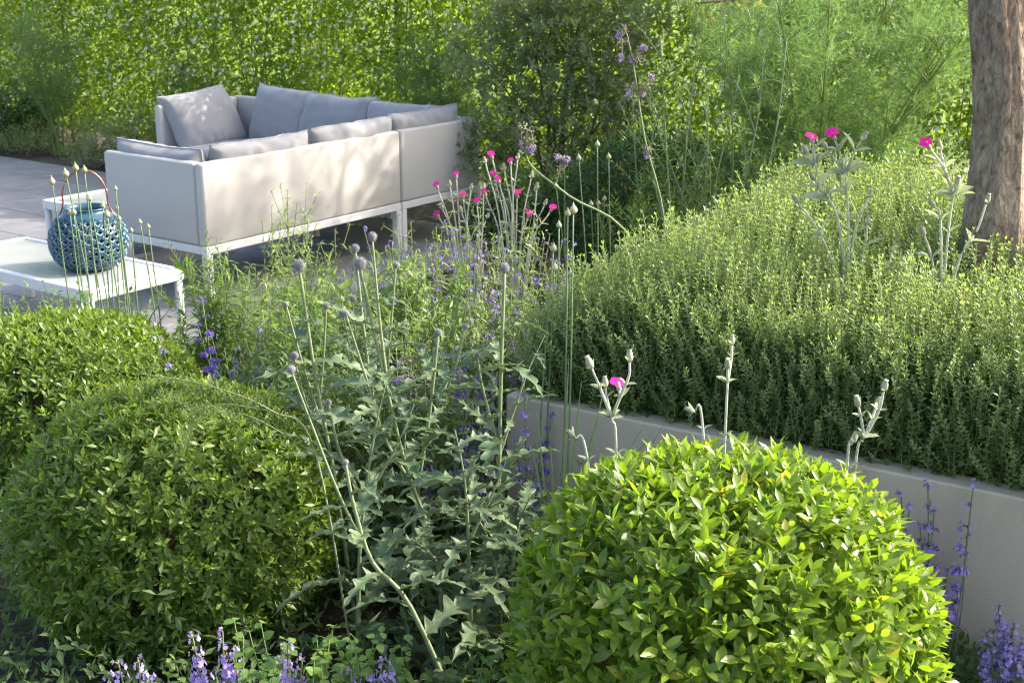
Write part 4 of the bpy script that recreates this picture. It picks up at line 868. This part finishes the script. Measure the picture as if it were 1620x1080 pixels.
for k, (bx_, tips) in enumerate((((1440, 960), ((1425, 782), (1440, 800), (1418, 830))), ((1490, 980), ((1468, 768), (1478, 810), (1455, 830))), ((1510, 990), ((1540, 765), (1530, 850), (1500, 900))), ((1590, 1110), ((1580, 960), (1605, 985), (1560, 1000), (1620, 1010), (1595, 1030), (1572, 1040))))):
    b_ = wp(*bx_, .1); catmint('catmint with violet flowers leaning against the retaining wall' if k < 3 else 'bushy catmint at the wall foot right of the bright globe', (b_[0], b_[1], -.02), [wp(*q, .05 if k < 3 else .16) for q in tips], 'catmint at the wall', .55 if k < 3 else .5, .03, .0088 if k < 3 else .0075, low=40 if k < 3 else 90, whorls=7 if k < 3 else 9)
# middle of the bed
spots = [(x, d) for x, d in ((650, 3.7), (700, 3.6), (740, 3.75), (690, 3.95), (620, 4.0), (760, 4.0), (660, 4.3), (720, 4.3), (600, 4.35), (780, 3.45), (730, 3.3), (690, 3.35), (380, 4.0), (330, 4.05), (840, 3.35), (870, 3.2))]
for k, (x, d) in enumerate(spots):
    bz = np.array([P(x, 700, d=d)[0], d, -.02]); m = 6
    tips = [bz+[U(-.16, .16), U(-.1, .1), U(.38, .66) if d > 3.3 else U(.28, .45)] for _ in range(m)]
    catmint(('catmint with lilac violet flower spikes' if k % 3 and k % 5 else 'catmint with faded brownish flower spikes' if k % 5 == 0 else 'catmint with deep blue violet flower spikes')+' among the thistle stems', bz, tips, 'catmint in the mixed bed', .4, .026, .0062, fm='calyx' if k % 5 == 0 else 'violet' if k % 3 else 'deepviolet', low=22, whorls=6)
for k, (x, d) in enumerate(((655, 5.2), (690, 5.35), (720, 5.1), (760, 5.0), (800, 4.9), (840, 4.8), (870, 4.6), (640, 4.9), (700, 4.8), (760, 4.65), (830, 4.45), (880, 4.3))):
    bz = np.array([P(x, 450, d=d)[0], d, -.02]); tips = [bz+[U(-.2, .2), U(-.12, .12), U(.36, .70)] for _ in range(12)]
    catmint('loose sage with scattered '+('lilac' if k % 2 else 'deep violet')+' flowers before the sofa end', bz, tips, 'violet sages by the sofa', .6, .02, .0058, fm='violet' if k % 2 else 'deepviolet', lm='catmint', low=14, whorls=6, lt=L_lan3)

def herb(label, base, tips, group, lm, leaf, lw, whorl, step, ang=(35, 65), name='herb_plant', tpl=L_nar, droop=.0, sm='herb_stem', side=0, cat='plant', stem_r=.0024):
    base = np.array(base, float); t = thing(name, label, cat, base, group); gl, gs = G(), G()
    for tp in tips:
        tp = np.array(tp, float); b_ = base+np.array([U(-.03, .03), U(-.03, .03), 0]); mid = (b_+tp)/2+rng.normal(scale=.02, size=3); lines = [curve([b_, mid, tp], 14)]
        for s_ in range(side):
            i = int(U(.4, .95)*14); o = lines[0][min(i, len(lines[0])-2)]; e = o+np.array([U(-.1, .1), U(-.1, .1), U(.05, .14)]); lines.append(curve([o, (o+e)/2+[0, 0, -.01], e], 7))
        for li, c in enumerate(lines):
            gs.tube(c, np.linspace(stem_r*(1 if li == 0 else .6), stem_r*.45, len(c)), 4); H = np.linalg.norm(c[-1]-c[0]); k = max(2, int(H/step)); f = np.linspace(.12, 1, k); p = np.stack([np.interp(f, np.linspace(0, 1, len(c)), c[:, j]) for j in range(3)], -1); ax = nz(np.gradient(c, axis=0)[len(c)//2])
            for w_ in range(whorl):
                q, D, N, Sz = shoots(p, np.tile(ax, (k, 1)), 0, 1, leaf*(1.2-.6*f), ang, droop, .5); gl.inst(tpl, q, frames(D, N), np.stack([Sz*lw, Sz, Sz], -1))
    gl.build('foliage', M[lm], t, 'stuff'); gs.build('stems', M[sm], t); return t
# pale whorled bedstraw by the sofa
for k, (x, d, tips) in enumerate(((420, 4.7, ((430, 325), (445, 345), (486, 290), (470, 320), (415, 350))), (470, 4.6, ((487, 340), (455, 300), (505, 385), (520, 400), (440, 400))), (530, 4.5, ((530, 365), (510, 410), (560, 400), (545, 430), (500, 440))), (720, 4.6, ((760, 330), (740, 360), (720, 400), (780, 380), (800, 350), (700, 420))), (820, 4.5, ((830, 330), (850, 350), (810, 380), (840, 390), (870, 370), (790, 400))), (600, 4.45, ((600, 400), (575, 430), (625, 420), (610, 450), (590, 380))), (660, 4.7, ((650, 350), (675, 380), (640, 400), (690, 360), (665, 420))), (560, 4.15, ((540, 470), (575, 450), (520, 490), (595, 480))), (660, 4.05, ((640, 470), (680, 450), (660, 500), (700, 480))), (780, 3.95, ((760, 440), (790, 460), (740, 480), (800, 500))))):
    herb('pale bedstraw with small whorled leaves in front of the sofa' if k < 3 else 'pale wiry bedstraw tangled among the rose campion' if k < 5 else 'pale bedstraw threading between the catmint and the thistle heads', (P(x, 600, d=d)[0], d, -.02), [P(a, b_, d=d+U(-.1, .1)) for a, b_ in tips], 'bedstraw before the sofa' if k < 3 else 'bedstraw among the campion' if k < 5 else 'bedstraw among the thistles', 'galium', .036, 1.1, 2, .036, (60, 85), side=6, name='bedstraw')
# green leafy perennials
gt = [(330, 4.55, 400, 8, .070), (365, 4.5, 420, 8, .065), (400, 4.4, 430, 7, .05), (300, 4.6, 430, 6, .06), (450, 4.2, 430, 7, .05), (500, 4.1, 440, 7, .05), (560, 4.2, 440, 7, .05), (610, 4.3, 440, 7, .05), (655, 4.3, 400, 7, .055), (700, 4.4, 440, 6, .05), (430, 3.9, 500, 7, .05), (490, 3.8, 510, 7, .05), (550, 3.8, 500, 7, .05), (380, 3.85, 560, 6, .055), (620, 3.8, 520, 6, .05), (760, 4.1, 470, 7, .045), (820, 4.0, 480, 6, .045), (740, 3.6, 560, 6, .04), (460, 3.5, 590, 6, .045), (530, 3.45, 600, 6, .045), (600, 3.4, 620, 6, .045), (670, 3.4, 620, 6, .04)]
for k, (x, d, ty_, m, lf) in enumerate(gt):
    bz = np.array([P(x, 700, d=d)[0], d, -.02]); tips = [P(x+U(-45, 45), ty_+U(-25, 70), d=d+U(-.12, .12)) for _ in range(m)]
    herb('bright green narrow leaved perennial in the bed before the sofa' if d > 4 else 'soft green leafy stems between the globe shrubs', bz, tips, 'perennials before the sofa' if d > 4 else 'leafy stems between the shrubs', 'herb' if d > 4 else 'catmint', lf, 1.15 if k > 3 else .95, 1, .018, (35, 62), 'leafy_perennial', L_nar if k % 3 or k < 4 else L_lan3, .12, side=5 if k > 3 else 2)
# oregano at the left below the table
for k, (x, d, ty_) in enumerate(((20, 4.75, 458), (70, 4.7, 456), (115, 4.75, 468), (-20, 4.5, 475), (45, 4.5, 485), (150, 4.75, 495), (205, 4.7, 490))):
    bz = np.array([P(x, 600, d=d)[0], d, -.02]); tips = [P(x+U(-35, 35), ty_+U(-18, 40), d=d+U(-.1, .1)) for _ in range(9)]
    herb('low fresh green oregano beside the coffee table', bz, tips, 'oregano by the coffee table', 'mint', .030, 1.15, 1, .028, (50, 75), 'oregano', L_ov3, .05, side=1)
# mint / lemon balm at the bottom
for k, (x, d, ty_) in enumerate(((440, 2.45, 1000), (500, 2.5, 985), (545, 2.45, 1000), (585, 2.45, 1020), (520, 2.35, 1045), (390, 2.4, 1000), (650, 2.45, 1050), (760, 2.45, 1040), (700, 2.5, 1060), (410, 2.35, 1050), (620, 2.55, 1020), (270, 2.4, 1065), (810, 2.9, 930))):
    bz = np.array([P(x, 1100, d=d)[0], d, -.02]); tips = [P(x+U(-28, 28), ty_+U(-22, 35), d=d+U(-.06, .06)) for _ in range(4)]
    herb('soft leaved balm stems at the foot of the globe thistle', bz, tips, 'balm at the thistle foot', 'mint', .034, 1.25, 1, .032, (58, 80), 'lemon_balm', L_round, .1)

# undergrowth filling the bed floor between the plants (cannot be counted)
nU = 9000; xx = U(-1.9, .9, nU); yy = U(2.2, 5.4, nU)
ka = (xx-K[0])*W1[0]+(yy-K[1])*W1[1]; kb = (xx-K[0])*W2[0]+(yy-K[1])*W2[1]; sa = (xx-SC[0])*E1[0]+(yy-SC[1])*E1[1]; sb = (xx-SC[0])*E2[0]+(yy-SC[1])*E2[1]
ok = ~((ka > -.03) & (kb > -.03)) & ~((sa > A0-.03) & (sb > B0-.03)); xx, yy = xx[ok], yy[ok]; nU = len(xx); zz = np.abs(rng.normal(scale=.09, size=nU))
p = np.column_stack([xx, yy, zz]); ax = nz(UP+rng.normal(scale=.6, size=(nU, 3))); q, D, N, Sz = shoots(p, ax, .06, 2, .04, (45, 70), .05)
q[:, 2] = np.maximum(q[:, 2], .0); G().inst(leaf2(.3), q, frames(D, N), np.stack([Sz*1.2, Sz, Sz], -1)).build('undergrowth', M['catmint'], None, 'stuff')
tag(bpy.data.objects['undergrowth'], 'low tangled green undergrowth covering the bed floor', 'undergrowth')

# ------------------------------------------------------------------ wiry stems and arching sages
wir = [((1068, 400), (1055, 250), (1045, 60)), ((1080, 400), (1085, 240), (1105, 60)), ((1110, 390), (1120, 220), (1108, 140)), ((1140, 400), (1160, 250), (1145, 20)), ((1150, 390), (1195, 210), (1210, 60)), ((1060, 390), (1030, 230), (1080, 100)), ((1120, 390), (1130, 300), (1170, 120)), ((1040, 390), (1010, 300), (1000, 140)), ((1180, 380), (1225, 220), (1245, 60)), ((1100, 380), (1060, 260), (1018, 140)), ((1090, 390), (1095, 300), (1150, 170)), ((1130, 380), (1090, 200), (1060, 120))]
for k in range(4):
    d = 5.45+.1*k; bz = np.array([P(1100+20*k, 420, d=d)[0], d, -.02]); t = thing('wiry_herb', 'tall wiry branching herb with thin bare green stems by the fennel', 'plant', bz, 'wiry herbs by the fennel'); gs, gl = G(), G()
    for pl in wir[k::4]:
        c = curve([bz]+[P(x, y, d=d+U(-.1, .1)) for x, y in pl], 20); gs.tube(c, np.linspace(.0052, .0024, len(c)), 5)
        for _ in range(9):
            i = int(U(.35, .97)*len(c)); o = c[min(i, len(c)-1)]; e = o+np.array([U(-.13, .13), U(-.1, .1), U(.03, .2)]); cc = curve([o, (o+e)/2+[0, 0, .01], e], 6); gs.tube(cc, np.linspace(.0024, .0014, len(cc)), 3)
            pp = cc[2:]; q, D, N, Sz = shoots(pp, np.tile(nz(e-o), (len(pp), 1)), 0, 1, .022, (40, 60)); gl.inst(L_ov1, q, frames(D, N), Sz)
    gs.build('stem', M['allium_stem'], t); gl.build('foliage', M['galium'], t, 'stuff')
def drooper(label, base, pl, d, heads):
    t = thing('arching_sage', label, 'plant', base); base = np.array(base, float); c = curve([base]+[P(x, y, d=d) for x, y in pl], 26); G().tube(c, np.linspace(.0055, .0026, len(c)), 6).build('stem', M['echi_stem'], t)
    for hp in heads:
        hc = curve([P(x, y, d=d) for x, y in hp], 8); gf, gc, gs = G(), G(), G(); gs.tube(hc, .0018, 4)
        m = 70; f = U(.2, 1, m); pos = np.stack([np.interp(f, np.linspace(0, 1, len(hc)), hc[:, j]) for j in range(3)], -1); rad = rdir(m); pos = pos+rad*.008
        gc.inst(L_ov1, pos, frames(nz(rad), rdir(m)), U(.009, .014, m)); lowf = f > .82; gf.inst(SFL, pos[lowf], frames(nz(rad[lowf]), rdir(lowf.sum())), .0075)
        o = gc.build('flower_head', M['calyx'], t); gf.build('petals', M['violet'], o); gs.build('stalk', M['echi_stem'], o)
drooper('long arching stem with nodding faded violet heads crossing before the shrub', (P(1030, 420, d=4.7)[0], 4.7, .0), [(1005, 395), (900, 310), (840, 262), (832, 225), (834, 205)], 4.7, [((834, 205), (826, 200), (824, 238)), ((834, 205), (842, 212), (842, 242)), ((834, 215), (838, 225), (836, 240)), ((880, 290), (888, 265), (898, 250)), ((895, 262), (890, 255), (882, 248))])
drooper('upright sage stalk with dry faded violet heads behind the raised bed', (P(1060, 420, d=5.0)[0], 5.0, .0), [(1052, 365), (1020, 220), (1003, 110), (992, 55)], 5.0, [((992, 55), (986, 45), (978, 60)), ((995, 70), (985, 62), (984, 98)), ((1002, 105), (1012, 80), (1020, 75)), ((1002, 110), (1010, 92), (998, 95)), ((1010, 150), (1025, 130), (1032, 118)), ((1010, 155), (1018, 138), (1016, 150)), ((1008, 145), (998, 135), (994, 152)), ((1022, 240), (1025, 236), (1022, 248))])
# drooping seeding sprig over the left globe
t = thing('seeding_spray', 'arching pale seeding spray hanging over the dark globe shrub', 'plant', (P(560, 900, d=2.85)[0], 2.85, -.02)); gs, gl = G(), G(); bz = ORG[t.name]
for pl in (((560, 900), (500, 720), (430, 650), (330, 610), (215, 590)), ((430, 650), (350, 640), (305, 665), (290, 715)), ((500, 718), (400, 660), (330, 650), (250, 625))):
    c = curve([P(x, y, d=2.8) for x, y in pl] if pl[0][0] != 560 else [bz]+[P(x, y, d=2.8) for x, y in pl[1:]], 30); gs.tube(c, np.linspace(.003 if pl[0][0] == 560 else .0016, .001, len(c)), 4); m = 900; f = U(.4, 1, m); pos = np.stack([np.interp(f, np.linspace(0, 1, len(c)), c[:, j]) for j in range(3)], -1)+rng.normal(scale=.008, size=(m, 3)); gl.inst(L_ov1, pos, frames(rdir(m), rdir(m)), U(.003, .006, m))
gs.build('stem', M['echi_stem'], t); gl.build('seeds', M['galium'], t, 'stuff')
# strap leaves by the wall corner
def strap(label, base, tips, d, group=None, w=.006):
    t = thing('grass_clump', label, 'grass', base, group); base = np.array(base, float)
    for tp in tips:
        e = P(*tp, d=d+U(-.1, .05)); mid = (base+e)/2+UP*U(.05, .14); c = curve([base+[U(-.02, .02), U(-.02, .02), 0], mid, e], 12); tan = nz(np.gradient(c, axis=0)); sd = nz(np.cross(tan, [0, 1., .3])); ww = w*np.sin(np.linspace(.5, math.pi, len(c)))[:, None]*.5+.0003
        V = np.stack([c-sd*ww, c+[0, -.001, .0015], c+sd*ww], 1).reshape(-1, 3); T = []
        for i in range(len(c)-1):
            for j in (0, 1): a = i*3+j; T += [[a, a+1, a+4], [a, a+4, a+3]]
        G().add(V, T).build('blade', M['allium_stem'], t)
strap('clump of thin arching dark green blades before the retaining wall', (P(885, 800, d=3.0)[0], 3.0, -.02), [(1050, 672), (1035, 680), (1020, 668), (960, 590), (950, 640), (850, 650), (870, 690), (920, 600), (900, 560), (1040, 690), (840, 700)], 2.98)
strap('fine grass blades beside the alliums and the coffee table', (P(195, 520, d=4.75)[0], 4.75, -.02), [(150, 470), (230, 450), (215, 440), (260, 470), (170, 450), (275, 480)], 4.75)
strap('green grassy tuft among the perennials before the sofa end', (P(700, 520, d=4.2)[0], 4.2, -.02), [(660, 470), (690, 450), (720, 455), (740, 470), (760, 480), (640, 480), (680, 440), (705, 470), (730, 440)], 4.2, w=.012)
